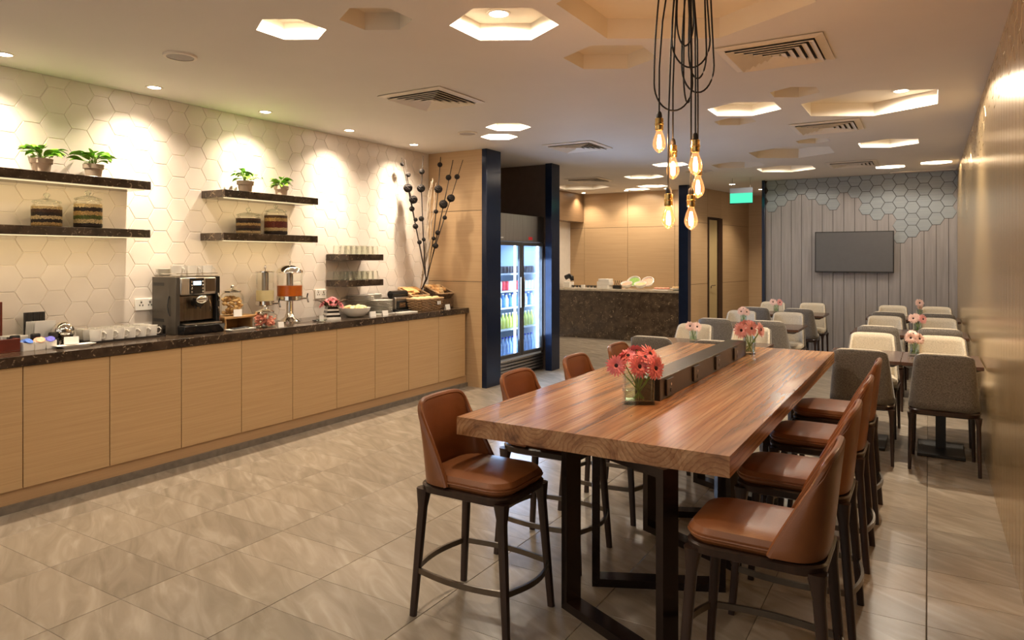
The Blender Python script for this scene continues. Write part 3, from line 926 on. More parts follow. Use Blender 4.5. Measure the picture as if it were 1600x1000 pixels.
# ------------------------------------------------------------------ counter: left end
t = thing('tea_chest', 'open red wooden tea chest at the left picture edge', 'box', (-5.10, 2.02, CT))
c_ = MB().box(-.12, .12, -.14, .14, 0, .012).box(.108, .12, -.14, .14, .012, .085).box(-.12, -.108, -.14, .14, .012, .085).box(-.108, .108, -.14, -.128, .012, .085).box(-.108, .108, .128, .14, .012, .085)
c_.obj('chest_body', M['mahogany'], t, bevel=.002)
ld = MB().box(-.135, -.12, -.14, .14, .085, .31).obj('chest_lid', M['mahogany'], t, bevel=.002)
MB().box(-.119, -.117, -.125, .125, .10, .295).obj('lid_lining', M['teal'], ld)
rnd = random.Random(5)
for i in range(9):
    MB().box(-.018, .018, -.004, .004, 0, .075).obj('tea_sachet', [M['black'], M['oak_light'], M['teal'], M['card']][i % 4], t, (-.07 + (i % 3) * .07, -.10 + (i // 3) * .09, .02), (rnd.uniform(-.2, .2), 0, rnd.uniform(-.3, .3)))
for k, (mt, w) in enumerate(((M['blue_pack'], 'small white box of blue sachets beside the tea chest'), (M['orange_pack'], 'small white box of orange sachets between the two blue ones'), (M['violet_pack'], 'small white box of violet sachets beside the chrome ball'))):
    t = thing('sachet_box', w, 'box', (-5.005, 2.205 + k * .068, CT), 0, 'sachet boxes')
    MB().box(-.035, .035, -.031, .031, 0, .004).box(.031, .035, -.031, .031, .004, .052).box(-.035, -.031, -.031, .031, .004, .06).box(-.031, .031, -.031, -.028, .004, .056).box(-.031, .031, .028, .031, .004, .056).obj('box_shell', M['porcelain'], t, bevel=.001)
    for i in range(4):
        MB().lathe([(.024, -.002), (.026, 0), (.024, .002)], 14).obj('sachet', mt, t, (-.02 + i * .015, rnd.uniform(-.006, .006), .052 + .004 * i), (rnd.uniform(-.3, .3), .7 + rnd.uniform(-.2, .2), 0))
t = thing('napkin_holder', 'black slatted holder with cream napkins against the tiles', 'napkin holder', (-5.24, 2.385, CT))
MB().box(-.06, .06, -.065, .065, 0, .02).obj('holder_base', M['black'], t)
for k in range(7): MB().box(-.066, -.05, -.065 + k * .019, -.051 + k * .019, .02, .225).obj('holder_slat', M['black'], t)
for k in range(5): MB().box(0, .003, -.07, .07, 0, .145).obj('napkin', M['card'], t, (-.035 + k * .015, .005 * k, .022), (0, .12, .04 * k))
t = thing('cutlery_caddy', 'low black divided caddy behind the sachet boxes', 'caddy', (-5.11, 2.27, CT))
MB().box(-.05, .05, -.13, .16, 0, .055).obj('caddy_body', M['black'], t, bevel=.003)
for y_ in (-.10, .02, .13): MB().box(.02, .05, y_ - .028, y_ + .028, .055, .098).obj('caddy_divider', M['black'], t, bevel=.008)
tag(MB().box(-.06, .06, -.06, .06, 0, .03).obj('napkin_stack', M['card'], loc=(-5.17, 2.20, CT + .055 + .002), rot=(0, 0, .3), bevel=.004), 'stack of folded white napkins behind the tea chest', 'napkins')
t = thing('chrome_sugar_bowl', 'polished chrome ball bowl beside the white cups', 'bowl', (-5.13, 2.49, CT))
MB().lathe([(.035, 0), (.03, .006), (.012, .014), (.012, .03)], 18).obj('foot', M['chrome'], t)
MB().sphere((0, 0, .093), .070, 22, 14).obj('ball_body', M['chrome'], t)
MB().lathe([(.071, .088), (.0725, .090), (.071, .092)], 22, cap0=False, cap1=False).obj('seam_ring', M['chrome'], t)
t = thing('sauce_dish', 'long white rectangular dish in front of the chrome ball', 'dish', (-4.945, 2.47, CT))
MB().rings([[(x, y, 0) for x, y in rr(.07, .17, .01, 3)], [(x, y, .012) for x, y in rr(.09, .22, .012, 3)], [(x, y, .016) for x, y in rr(.094, .25, .012, 3)], [(x, y, .012) for x, y in rr(.08, .21, .01, 3)], [(x, y, .006) for x, y in rr(.06, .16, .01, 3)]]).obj('dish_body', M['porcelain'], t)
def card(x, y, w, hgt, label, rz=0, z=CT, tilt=.2):
    t = thing('tent_card', label, 'card', (x, y, z), rz)
    MB().box(-.001, .001, -w / 2, w / 2, 0, hgt).obj('front_leaf', M['card'], t, (.012, 0, 0), (0, -tilt, 0))
    MB().box(-.001, .001, -w / 2, w / 2, 0, hgt).obj('rear_leaf', M['card'], t, (-.012, 0, 0), (0, tilt, 0))
card(-4.985, 2.47, .085, .05, 'small white tent card standing in the rectangular dish', -.3, CT + .016)

# cups on a tray
t = thing('cup_tray', 'flat black tray under the rows of white cups', 'tray', (-5.145, 2.87, CT))
MB().prism(rr(.31, .58, .02), 0, .008).obj('tray_base', M['tray'], t)
rim_o, rim_i = rr(.31, .58, .02), rr(.30, .57, .016)
MB().rings([[(x, y, .008) for x, y in rim_o], [(x, y, .016) for x, y in rim_o], [(x, y, .016) for x, y in rim_i], [(x, y, .008) for x, y in rim_i]], False, False).obj('tray_rim', M['tray'], t)
def cup_thing(loc, rz, label, group):
    t = thing('coffee_cup', label, 'cup', loc, rz, group)
    MB().lathe([(.030, 0), (.035, .003), (.040, .055), (.0405, .080), (.0385, .080), (.037, .055), (.032, .008), (.001, .006)], 24, cap1=False, sq=5).obj('cup_body', M['porcelain'], t)
    MB().tube([(.036, 0, .062), (.052, 0, .064), (.064, 0, .05), (.060, 0, .03), (.048, 0, .018), (.035, 0, .018)], .0042, 8).obj('handle', M['porcelain'], t)
    return t
cup0 = None
for r_ in range(3):
    for k in range(6):
        loc = (-5.05 - r_ * .086, 2.665 + k * .082, CT + .010)
        lb = 'white coffee cup on the black tray, %s of the %s' % (ORD6[k], ('front row', 'middle row', 'back row')[r_])
        if cup0 is None:
            cup0 = cup_thing(loc, .95, lb, 'white cups on the tray, front row'); kids0 = [o for o in bpy.data.objects if o.parent == cup0]
        else: dup(cup0, loc, .95, lb, 'white cups on the tray, ' + ('front row', 'middle row', 'back row')[r_], kids0)

# ------------------------------------------------------------------ coffee machine
t = thing('coffee_machine', 'taupe and silver automatic coffee machine with blue display', 'coffee machine', (-5.155, 3.435, CT))
MB().box(-.16, .155, -.195, -.16, 0, .45).obj('side_panel', M['espresso'], t, bevel=.004)
MB().box(-.16, .155, .16, .195, 0, .45).obj('side_panel', M['black_gloss'], t, bevel=.004)
MB().box(-.16, -.02, -.16, .16, 0, .44).obj('rear_body', M['espresso'], t)
MB().box(-.02, .12, -.16, .16, .10, .30).obj('front_panel', M['machine_front'], t, bevel=.006)
hd = MB().box(-.02, .165, -.16, .155, .305, .445).obj('control_head', M['machine_silver'], t, bevel=.012)
dp = MB().box(.165, .169, -.085, .04, .315, .44).obj('display_panel', M['black_gloss'], hd, bevel=.002)
MB().box(.1695, .171, -.055, .012, .385, .415).obj('display_screen', M['lcd'], hd)
for s in (-.07, .027):
    for k in range(4): MB().lathe([(.008, 0), (.008, .004), (.004, .006)], 12).obj('button', M['chrome'], hd, (.169, s, .33 + k * .027), (0, pi / 2, 0))
MB().box(.165, .168, .055, .14, .33, .435).obj('badge_plate', M['machine_front'], hd)
sp = MB().tube([(.10, -.01, .245), (.19, -.01, .245)], .036, 16).obj('brew_spout', M['black_gloss'], t)
MB().sphere((0, 0, 0), .046, 18, 10, (.45, 1.15, .75)).obj('spout_cap', M['chrome'], sp, (.2, 0.0, .27), (0, .3, 0))
for dy in (-.02, .02): MB().lathe([(.005, 0), (.007, .02)], 10).obj('nozzle', M['black'], sp, (.165, -.01 + dy, .195))
MB().tube([(.12, .09, .275), (.15, .095, .27), (.158, .105, .23), (.15, .11, .17)], .006, 8).obj('steam_wand', M['chrome'], t)
MB().tube([(.158, .175, .31), (.172, .178, .28), (.165, .18, .25)], .007, 8).obj('steam_knob', M['chrome'], t)
MB().tube([(.158, .178, .20), (.172, .18, .15), (.168, .18, .09)], .006, 8).obj('water_wand', M['chrome'], t)
MB().rings([[(-.02, -.2, 0), (.215, -.17, 0), (.225, .0, 0), (.215, .185, 0), (-.02, .2, 0)], [(-.02, -.2, .075), (.235, -.17, .07), (.25, 0, .07), (.235, .19, .07), (-.02, .2, .075)]]).obj('drip_tray', M['black_gloss'], t, bevel=.006)
MB().box(.02, .215, -.15, .17, .075, .082).obj('drip_grid', M['machine_silver'], t)
MB().tube([(.07, -.197, .30), (.07, -.203, .27), (.062, -.204, .22), (.07, -.203, .17), (.085, -.199, .145)], .004, 6).obj('side_grip', M['black_gloss'], t)
for z_ in (.095, .38): MB().box(-.14, .0, -.1965, -.195, z_, z_ + .025).obj('side_vent', M['black'], t)
MB().box(-.15, .15, -.18, .18, .45, .456).obj('cup_warmer', M['machine_silver'], t)
MB().tube([(-.13, -.18, .475), (.14, -.18, .475), (.14, .18, .475), (-.13, .18, .475)], .004, 6, closed=True).obj('cup_rail', M['chrome'], t)
z_ = CT + .457
wd = ['nearest the camera', 'second from the left', 'third from the left', 'fourth from the left', 'nearest the cookie jar']
for k in range(5):
    dup(cup0, (-5.12 + (.0 if k % 2 else .03), 3.30 + k * .068, z_), 1.0, 'white cup on top of the coffee machine, ' + wd[k], 'cups on the coffee machine', kids0)
sc = MB().lathe([(.03, 0), (.06, .008), (.064, .011), (.058, .0115), (.02, .004), (.001, .004)], 24, cap1=False).mesh('saucer', M['porcelain'])
for k in range(6):
    for yy, nm in ((3.30, 'left'), (3.44, 'right')):
        o = link('saucer', sc, None, (-5.245, yy, z_ + k * .009)); tag(o, ('topmost' if k == 5 else 'lowest' if k == 0 else 'inner') + ' white saucer in the %s stack on the coffee machine' % nm, 'saucer', '%s saucer stack on the coffee machine' % nm)

# ------------------------------------------------------------------ cookie riser, jars, dispensers
t = thing('wooden_riser', 'light oak riser beside the coffee machine', 'stand', (-5.14, 3.85, CT))
MB().box(-.13, .13, -.17, .17, .088, .106).obj('riser_top', M['oak_light'], t, bevel=.002)
for s in (-1, 1): MB().box(-.11, .09, s * .13 - .01, s * .13 + .01, 0, .088).obj('riser_leg', M['oak_light'], t)
MB().box(-.11, -.09, -.12, .12, 0, .088).obj('riser_back', M['oak_light'], t)
def cookie_jar(x, y, z, r, h, fill, fn, lidm, label, seed, n, flat):
    rnd = random.Random(seed)
    t = thing('biscuit_jar', label, 'jar', (x, y, z))
    MB().lathe([(r * .86, 0), (r * .97, .01), (r, h * .3), (r, h * .80), (r * .93, h * .9), (r * .74, h * .97), (r * .72, h)], 26, cap1=False).obj('jar_body', M['jar_glass'], t)
    ld = MB().lathe([(r * .74, h), (r * .76, h + .012), (r * .55, h + .022), (.016, h + .034), (.014, h + .042)], 24).obj('jar_lid', lidm, t)
    MB().sphere((0, 0, h + .05), .014, 12, 8).obj('lid_knob', lidm, ld)
    for i in range(n):
        a = rnd.uniform(0, 6.28); q = r * .74 * sqrt(rnd.random())
        MB().sphere((0, 0, 0), r * .22, 9, 6, flat).obj(fn, fill, t, (q * cos(a), q * sin(a), .02 + (h * .70) * (i / n)), (rnd.uniform(-.6, .6), rnd.uniform(-.6, .6), a))
cookie_jar(-5.12, 3.835, CT + .106, .098, .20, M['cookie'], 'cookie', M['chrome'], 'glass jar of golden cookies with chrome lid on the riser', 11, 46, (1, 1, .6))
card(-5.0, 3.80, .065, .06, 'white label card leaning at the cookie jar', -.4, CT + .106)
cookie_jar(-4.93, 4.02, CT, .105, .125, M['candy'], 'biscuit', M['chrome'], 'low glass jar of pink biscuits with chrome lid', 12, 40, (1.1, .6, .5))
card(-4.82, 4.10, .05, .045, 'tiny white card at the foot of the pink biscuit jar', -.3)
t = thing('spoon_dish', 'white dish with black spoons in front of the riser', 'dish', (-4.90, 3.75, CT))
MB().rings([[(x, y, 0) for x, y in rr(.08, .22, .012, 3)], [(x, y, .012) for x, y in rr(.10, .25, .014, 3)], [(x, y, .008) for x, y in rr(.085, .23, .012, 3)]]).obj('dish_body', M['porcelain'], t)
for k in range(3):
    MB().tube([(-.02 + k * .02, -.08, .014), (-.02 + k * .02, .04, .02)], .004, 6).sphere((-.02 + k * .02, .06, .02), .018, 10, 6, (.7, 1, .35)).obj('spoon', M['black'], t)
def dispenser(x, y, r, glass_z0, glass_z1, fill_z, fillm, label, seed, dome):
    t = thing('drink_dispenser', label, 'dispenser', (x, y, CT))
    MB().lathe([(.095, 0), (.095, .012), (.075, .03), (.045, .05), (.032, .09), (.032, glass_z0 - .05), (.06, glass_z0 - .042)], 26).obj('stand', M['chrome'], t)
    MB().lathe([(r * .92, glass_z0 - .042), (r * 1.03, glass_z0 - .036), (r * 1.03, glass_z0), (r * .9, glass_z0)], 28).obj('base_ring', M['chrome'], t)
    MB().lathe([(r, glass_z0), (r, glass_z1)], 28, cap0=False, cap1=False).obj('glass_body', M['jar_glass'], t)
    MB().lathe([(r * .96, glass_z0 + .002), (r * .96, fill_z), (.031, fill_z)], 28, cap1=False).obj('drink', fillm, t)
    MB().lathe([(.03, glass_z0 + .01), (.03, glass_z1)], 18).obj('ice_tube', M['steel'], t)
    if dome:
        lid = MB().lathe([(r * 1.05, glass_z1), (r * 1.05, glass_z1 + .012), (r * .9, glass_z1 + .04), (r * .55, glass_z1 + .066), (.012, glass_z1 + .074)], 28).obj('lid', M['chrome'], t)
    else:
        lid = MB().lathe([(r * 1.03, glass_z1), (r * 1.03, glass_z1 + .01), (.02, glass_z1 + .018)], 28).obj('lid', M['chrome'], t)
    k = .074 if dome else .018
    MB().lathe([(.007, glass_z1 + k), (.006, glass_z1 + k + .015), (.012, glass_z1 + k + .025), (.009, glass_z1 + k + .04), (.002, glass_z1 + k + .045)], 14).obj('lid_finial', M['chrome'], lid)
    tp = MB().tube([(r, 0, glass_z0 - .02), (r + .05, 0, glass_z0 - .02), (r + .06, 0, glass_z0 - .06)], .010, 8).obj('tap', M['chrome'], t)
    MB().tube([(r + .045, 0, glass_z0 - .02), (r + .055, 0, glass_z0 + .025)], .006, 8).obj('tap_lever', M['black'], tp)
    t.rotation_euler = (0, 0, .5)
dispenser(-5.12, 4.46, .117, .245, .46, .342, M['juice'], 'chrome dispenser of amber juice with domed lid', 1, True)
dispenser(-5.17, 4.22, .08, .21, .47, .305, M['milk'], 'slim chrome dispenser of cream coloured drink', 2, False)
t = thing('serving_tongs', 'pair of black and steel tongs lying by the dispensers', 'tongs', (-4.97, 4.55, CT))
for s in (-1, 1): MB().beam((-.01 + s * .012, -.17, .006), (s * .002, .12, .006), .012, .003).obj('tong_arm', M['steel'], t)
MB().box(-.015, .015, .06, .15, .002, .014).obj('tong_grip', M['black'], t, bevel=.003)

# ------------------------------------------------------------------ flowers
def petal_ring(n, r0, L, W, lift, seed, droop=0):
    rnd = random.Random(seed); mb = MB()
    for i in range(n):
        a = 2 * pi * i / n + rnd.uniform(-.06, .06); l = L * rnd.uniform(.9, 1.08); lf = lift + rnd.uniform(-.12, .12)
        R = []
        for s in (0, .35, .75, 1):
            w = W * (.45, .9, 1.0, .3)[(0, .35, .75, 1).index(s)]
            d = r0 + l * s
            z = l * s * lf - droop * s * s * l
            R.append([(cos(a) * d - sin(a) * k * w / 2, sin(a) * d + cos(a) * k * w / 2, z + (.0 if k else .0015)) for k in (-1, 0, 1)])
        mb.rings(R, False, False, False)
    return mb
GM = {}
def gerbera(parent, head, base, r, mt, tilt, seed, detail=2):
    key = (mt.name, detail, seed % 3)
    stem_mid = ((head[0] + base[0]) / 2 + .005, (head[1] + base[1]) / 2, (head[2] + base[2]) / 2)
    st = MB().tube([base, stem_mid, head], .0032, 6).obj('flower_stem', M['stem'], parent)
    if key not in GM:
        g = petal_ring(20, .006, .9, .2, .18, seed, .1).v
        mb = petal_ring(22, .16, .84, .19, .10, seed, .12)
        m2 = petal_ring(18, .12, .62, .17, .34, seed + 9, .1); mb.add([(x, y, z + .06) for x, y, z in m2.v], m2.f)
        m3 = petal_ring(14, .10, .30, .12, .5, seed + 5, 0); mb.add([(x, y, z + .08) for x, y, z in m3.v], m3.f)
        me = mb.mesh('gerbera_petals', mt, 0)
        eye = MB().sphere((0, 0, .09), .2, 12, 6, (1, 1, .5)).mesh('flower_eye', M['flower_eye'])
        GM[key] = (me, eye)
    me, eye = GM[key]
    fl_ = link('flower_head', me, parent, head, tilt); fl_.scale = (r, r, r)
    link('flower_eye', eye, fl_)
def to_cam_tilt(az, el):
    # flower axis (local z) towards azimuth az (about z) and elevation el
    return Vector((cos(az) * cos(el), sin(az) * cos(el), sin(el))).to_track_quat('Z', 'Y').to_euler()
def vase(x, y, z, w, d, hgt, flowers, mt, label, rz=0, cat_group=None, stem_spread=.5, wm=.45):
    t = thing('flower_vase', label, 'vase', (x, y, z), rz, cat_group)
    o_, i_ = rr(w, d, .006, 2), rr(w - .008, d - .008, .004, 2)
    MB().rings([[(a, b, 0) for a, b in o_], [(a, b, hgt) for a, b in o_], [(a, b, hgt) for a, b in i_], [(a, b, .018) for a, b in i_]], True, True).obj('vase_glass', M['vase_glass'], t)
    i2 = rr(w - .009, d - .009, .004, 2)
    MB().rings([[(a, b, .019) for a, b in i2], [(a, b, hgt * wm) for a, b in i2]]).obj('water', M['water'], t)
    for k, (fx, fy, fz, r, az, el, *mm) in enumerate(flowers):
        gerbera(t, (fx, fy, fz), (-fx * stem_spread * .5, -fy * stem_spread * .4, .022), r, mm[0] if mm else mt, to_cam_tilt(az, el), k + 1)
    return t
CAM = -1.15   # direction from the table towards the camera side
vase(-1.205, 3.185, .845, .145, .085, .15, [
    (-.005, -.045, .185, .058, -1.1, .25), (.075, -.03, .175, .058, -1.0, .15), (-.11, -.02, .185, .052, -1.7, .3), (.06, .03, .235, .058, -.6, .6), (-.045, .03, .225, .050, -1.9, .9),
    (.0, .05, .25, .046, 1.2, .9), (.10, .03, .20, .05, -.3, .3), (-.08, .03, .215, .048, 2.6, .6), (.03, -.01, .225, .048, -1.0, 1.0)], M['petal_coral'], 'square glass vase of coral gerberas at the near end of the long table', .52)
vase(-1.13, 5.25, .845, .075, .075, .13, [
    (-.07, -.03, .175, .060, -1.4, .2), (.0, -.04, .19, .060, -1.1, .2), (.075, -.02, .18, .058, -.7, .25), (.03, .04, .215, .052, .5, .9), (-.04, .03, .215, .05, 2.2, .8), (.09, .03, .165, .05, .0, .2)],
    M['petal_pink'], 'glass vase of pink gerberas at the far end of the power box', .52)

# striped vase on the buffet
t = thing('striped_flower_bowl', 'black and white striped vase of red flowers on the buffet', 'vase', (-5.03, 4.90, CT))
stp = [(.105, 0), (.098, .022), (.092, .042), (.086, .062), (.08, .082), (.075, .10), (.07, .118)]
for k in range(6):
    MB().lathe([stp[k], stp[k + 1]], 4, cap0=(k == 0), cap1=(k == 5)).obj('vase_stripe', M['porcelain'] if k % 2 == 0 else M['black_gloss'], t, rot=(0, 0, .3), smooth=0)
rnd = random.Random(8)
for k in range(9):
    a = k * 2.4; q = .02 + .012 * k * .8
    gerbera(t, (cos(a) * q, sin(a) * q * 1.1, .20 - .008 * k), (cos(a) * .01, sin(a) * .01, .11), .045, M['petal_coral'], to_cam_tilt(a, 1.3 - .1 * k), k + 1)
for k in range(12):
    a = k * pi / 6 + .2
    leaf_mesh(.14, .035).obj('dark_leaf', M['wicker_dark'], t, (cos(a) * .05, sin(a) * .05, .12), (0, -.35, a), fix=False)
t = thing('condiment_dish', 'small clear dish with a white card by the striped vase', 'dish', (-4.87, 4.62, CT))
MB().lathe([(.03, 0), (.045, .006), (.052, .03), (.049, .03), (.042, .008), (.001, .006)], 20, cap1=False).obj('dish_body', M['glass'], t)
MB().box(-.002, .002, -.025, .025, .008, .06).obj('name_card', M['card'], t)

# bowl, plates
t = thing('bread_bowl', 'white bowl of sliced buns left of the plate stacks', 'bowl', (-5.0, 5.20, CT))
MB().lathe([(.05, 0), (.09, .01), (.14, .06), (.155, .095), (.148, .095), (.13, .06), (.085, .02), (.001, .016)], 28, cap1=False).obj('bowl_body', M['porcelain'], t)
rnd = random.Random(4)
for k in range(14):
    a = k * 2.4; q = .028 * sqrt(k)
    MB().sphere((0, 0, 0), .042, 10, 6, (1, .6, .5)).obj('bun', M['bread_pale'] if k % 2 else M['milk'], t, (q * cos(a), q * sin(a), .095 + rnd.uniform(-.005, .01)), (0, .2, a))
pm = MB().lathe([(.07, 0), (.085, .004), (.138, .016), (.14, .0185), (.135, .0185), (.08, .008), (.001, .007)], 32, cap1=False).mesh('dinner_plate', M['porcelain'])
for k in range(12):
    tag(link('dinner_plate', pm, None, (-5.21, 5.50, CT + k * .0168)), ('topmost' if k == 11 else 'lowest' if k == 0 else 'inner') + ' white dinner plate in the taller rear stack', 'plate', 'rear stack of plates')
for k in range(8):
    tag(link('dinner_plate', pm, None, (-5.06, 5.63, CT + .012 + k * .0168)), ('topmost' if k == 7 else 'lowest' if k == 0 else 'inner') + ' white dinner plate in the lower front stack', 'plate', 'front stack of plates')
tag(MB().prism(rr(.26, .28, .02), 0, .011).obj('serving_tray', M['porcelain'], loc=(-5.06, 5.63, CT), bevel=.003), 'white tray under the lower plate stack', 'tray')
sqm = MB().rings([[(x, y, 0) for x, y in rr(.10, .16, .02, 3)], [(x, y, .012) for x, y in rr(.14, .20, .02, 3)], [(x, y, .009) for x, y in rr(.12, .18, .02, 3)]]).mesh('square_plate', M['porcelain'])
for k in range(16):
    tag(link('square_plate', sqm, None, (-5.27, 5.76, CT + k * .0125)), ('topmost' if k == 15 else 'lowest' if k == 0 else 'inner') + ' small square white plate in the stack by the tiles', 'plate', 'stack of square plates')
card(-4.86, 5.30, .075, .055, 'white tent card in front of the bread bowl', -.2)
card(-4.87, 5.50, .07, .05, 'white tent card in front of the plate stacks', -.2)
# appliance
t = thing('toaster', 'chrome and black counter toaster with roll top', 'toaster', (-5.17, 6.02, CT))
MB().box(-.12, .10, -.12, .12, .02, .16).obj('toaster_body', M['steel'], t, bevel=.01)
MB().tube([(.03, -.13, .19), (.03, .13, .19)], .042, 18).obj('roll_top', M['black_gloss'], t)
MB().box(.10, .115, -.10, .10, .03, .12).obj('toaster_front', M['black'], t, bevel=.004)
MB().box(.115, .118, -.07, .03, .05, .10).obj('toaster_window', M['chrome'], t)
MB().lathe([(.016, 0), (.016, .014)], 14).obj('toaster_knob', M['chrome'], t, (.115, .07, .07), (0, pi / 2, 0))
MB().box(-.12, .16, -.13, .13, 0, .02).obj('toaster_base', M['black'], t, bevel=.004)
tag(MB().prism(rr(.12, .28, .012), 0, .012).obj('serving_board', M['porcelain'], loc=(-4.90, 5.87, CT), bevel=.002), 'flat white serving board in front of the toaster', 'board')

# ------------------------------------------------------------------ bread baskets
def basket(x, y, z, w, d, hgt, rot, mt, label, flare=.85):
    t = thing('bread_basket', label, 'basket', (x, y, z))
    t.rotation_euler = rot
    n = 9
    for k in range(n):
        s = flare + (1 - flare) * k / (n - 1)
        zz = .008 + (hgt - .016) * k / (n - 1)
        base = resample(rr(w * s, d * s, .025, 4), 46)
        pts = []
        for i, (a, b) in enumerate(base):
            off = .0065 * (1 if (i // 2 + k) % 2 else -1)
            l = sqrt(a * a + b * b)
            pts.append((a + a / l * off, b + b / l * off, zz))
        MB().tube(pts, hgt / n * .56, 6, closed=True).obj('weave_strand', mt, t, smooth=50)
    MB().tube([(a, b, hgt) for a, b in rr(w, d, .025, 5)], .010, 8, closed=True).obj('basket_rim', M['wicker_rim'], t)
    MB().prism(rr(w * flare, d * flare, .025), 0, .01).obj('basket_floor', mt, t)
    return t
basket(-5.19, 6.32, CT + .115, .24, .32, .10, (0, .38, 0), M['wicker'], 'tilted wicker basket of flat bread on a wooden stand')
basket(-5.10, 6.69, CT + .13, .26, .30, .10, (0, .38, 0), M['wicker_dark'], 'tilted wicker basket of round rolls beside the beige wall')
basket(-4.95, 6.28, CT, .22, .42, .135, (0, 0, 0), M['wicker'], 'upright brown wicker basket at the counter front')
def stand(x, y, label, hh):
    t = thing('basket_stand', label, 'stand', (x, y, CT))
    MB().box(-.09, .09, -.12, .12, 0, .012).obj('stand_foot', M['oak_light'], t)
    for s in (-1, 1): MB().prism([(-.09, -.008), (.09, -.008), (.09, .008), (-.09, .008)], .012, hh * .45).obj('stand_side', M['oak_light'], t, (0, s * .11, 0))
    MB().box(-.09, -.075, -.12, .12, .012, hh * 1.2).obj('stand_back', M['oak_light'], t)
stand(-5.19, 6.32, 'oak stand under the basket of flat bread', .105)
t = thing('basket_riser', 'dark wicker box carrying the basket of rolls', 'stand', (-5.06, 6.69, CT))
for k in range(6): MB().tube([(a, b, .012 + k * .0175) for a, b in rr(.22, .27, .02, 6)], .0105, 6, closed=True).obj('weave_strand', M['wicker_dark'], t)
rnd = random.Random(21)
for k in range(9):
    o = MB().box(-.05, .05, -.055, .055, -.007, .007).obj('bread_slice', M['bread'], loc=(-5.17 + rnd.uniform(-.05, .04), 6.235 + (k % 3) * .08, CT + .205 + (k // 3) * .014 - .02 * (k % 2)), rot=(0, .38, rnd.uniform(-.3, .3)), bevel=.006)
    tag(o, 'flat bread slice in the tilted basket on the stand', 'bread', 'flat bread in the left basket')
for k in range(10):
    i, j = k % 4, k // 4
    o = MB().sphere((0, 0, 0), .042, 14, 8, (1, 1.15, .75)).obj('bread_roll', M['bread'] if k % 3 else M['bread_pale'], loc=(-5.17 + j * .075, 6.585 + i * .068 + (j % 2) * .02, CT + .245 - j * .03), rot=(0, .38, k))
    tag(o, 'round bread roll in the tilted basket by the wall', 'bread', 'rolls in the right basket')
for k in range(6):
    o = MB().sphere((0, 0, 0), .06, 14, 8, (1.1, .75, .6)).obj('bread_loaf', M['bread_pale'], loc=(-4.95 + (.03 if k % 2 else -.03), 6.13 + k * .06, CT + .125), rot=(0, 0, .3 * k))
    tag(o, 'pale bread piece heaped in the upright front basket', 'bread', 'bread in the front basket')
t = thing('basket_tag', 'pair of white tags on the upright front basket', 'tag', (-4.832, 6.38, CT + .085))
for s in (-1, 1): MB().box(0, .003, s * .018 - .013, s * .018 + .013, -.02, .02).obj('tag_leaf', M['card'], t)
card(-4.80, 6.50, .095, .06, 'white tent card at the right end of the counter', .1)

# dried stems
t = thing('dried_stem_arrangement', 'dried arrangement of dark ball stems and pale twigs in the corner', 'plant', (-5.17, 6.50, CT))
STEMS = [[[-5.044, 6.429, 1.262], [-5.105, 6.36, 1.725], [-5.159, 6.297, 2.119], [-5.191, 6.259, 2.364], [-5.239, 6.203, 2.713]], [[-5.044, 6.429, 1.262], [-5.132, 6.328, 1.922], [-5.196, 6.253, 2.486], [-5.212, 6.234, 2.69]], [[-5.047, 6.426, 1.262], [-5.072, 6.397, 1.758], [-5.088, 6.379, 2.368], [-5.074, 6.395, 2.749]], [[-5.039, 6.435, 1.262], [-4.995, 6.485, 1.776], [-4.955, 6.529, 2.358], [-4.936, 6.55, 2.742]], [[-5.039, 6.435, 1.262], [-4.961, 6.523, 1.842], [-4.893, 6.598, 2.311], [-4.836, 6.661, 2.714]], [[-5.039, 6.435, 1.262], [-4.978, 6.504, 1.693], [-4.905, 6.586, 2.027], [-4.853, 6.642, 2.262], [-4.755, 6.749, 2.719]]]
BALLS = [[0, -5.233, 6.209, 2.64, 0.023], [1, -5.189, 6.262, 2.519, 0.027], [0, -5.191, 6.259, 2.364, 0.049], [1, -5.15, 6.307, 2.231, 0.047], [0, -5.161, 6.295, 2.122, 0.03], [1, -5.132, 6.328, 1.996, 0.023], [1, -5.133, 6.327, 1.919, 0.03], [0, -5.103, 6.362, 1.733, 0.025], [2, -5.085, 6.382, 2.562, 0.032], [2, -5.091, 6.376, 2.365, 0.045], [2, -5.088, 6.379, 2.009, 0.03], [2, -5.07, 6.4, 1.766, 0.022], [3, -4.942, 6.544, 2.651, 0.028], [3, -4.954, 6.53, 2.361, 0.045], [3, -4.973, 6.509, 2.096, 0.025], [3, -4.992, 6.488, 1.779, 0.023], [4, -4.873, 6.621, 2.503, 0.032], [5, -4.803, 6.697, 2.515, 0.03], [5, -4.853, 6.642, 2.259, 0.045], [4, -4.914, 6.576, 2.185, 0.049], [5, -4.903, 6.587, 2.027, 0.025], [4, -4.96, 6.524, 1.847, 0.028], [5, -4.977, 6.505, 1.693, 0.032]]
TWIGS = [[[-5.044, 6.429, 1.262], [-5.05, 6.423, 1.692], [-5.017, 6.46, 2.107], [-5.0, 6.479, 2.489]], [[-5.044, 6.429, 1.262], [-5.028, 6.448, 1.692], [-5.039, 6.435, 2.189], [-5.011, 6.466, 2.455]], [[-5.041, 6.433, 1.262], [-5.017, 6.46, 1.775], [-4.995, 6.485, 2.157], [-4.972, 6.51, 2.44]], [[-5.043, 6.43, 1.262], [-5.039, 6.435, 1.858], [-5.022, 6.454, 2.305], [-4.995, 6.485, 2.472]], [[-5.04, 6.434, 1.262], [-5.011, 6.466, 1.858], [-4.983, 6.498, 2.191], [-4.981, 6.5, 2.307]], [[-5.043, 6.43, 1.262], [-5.055, 6.416, 1.857], [-5.03, 6.445, 2.222], [-5.032, 6.443, 2.338]]]
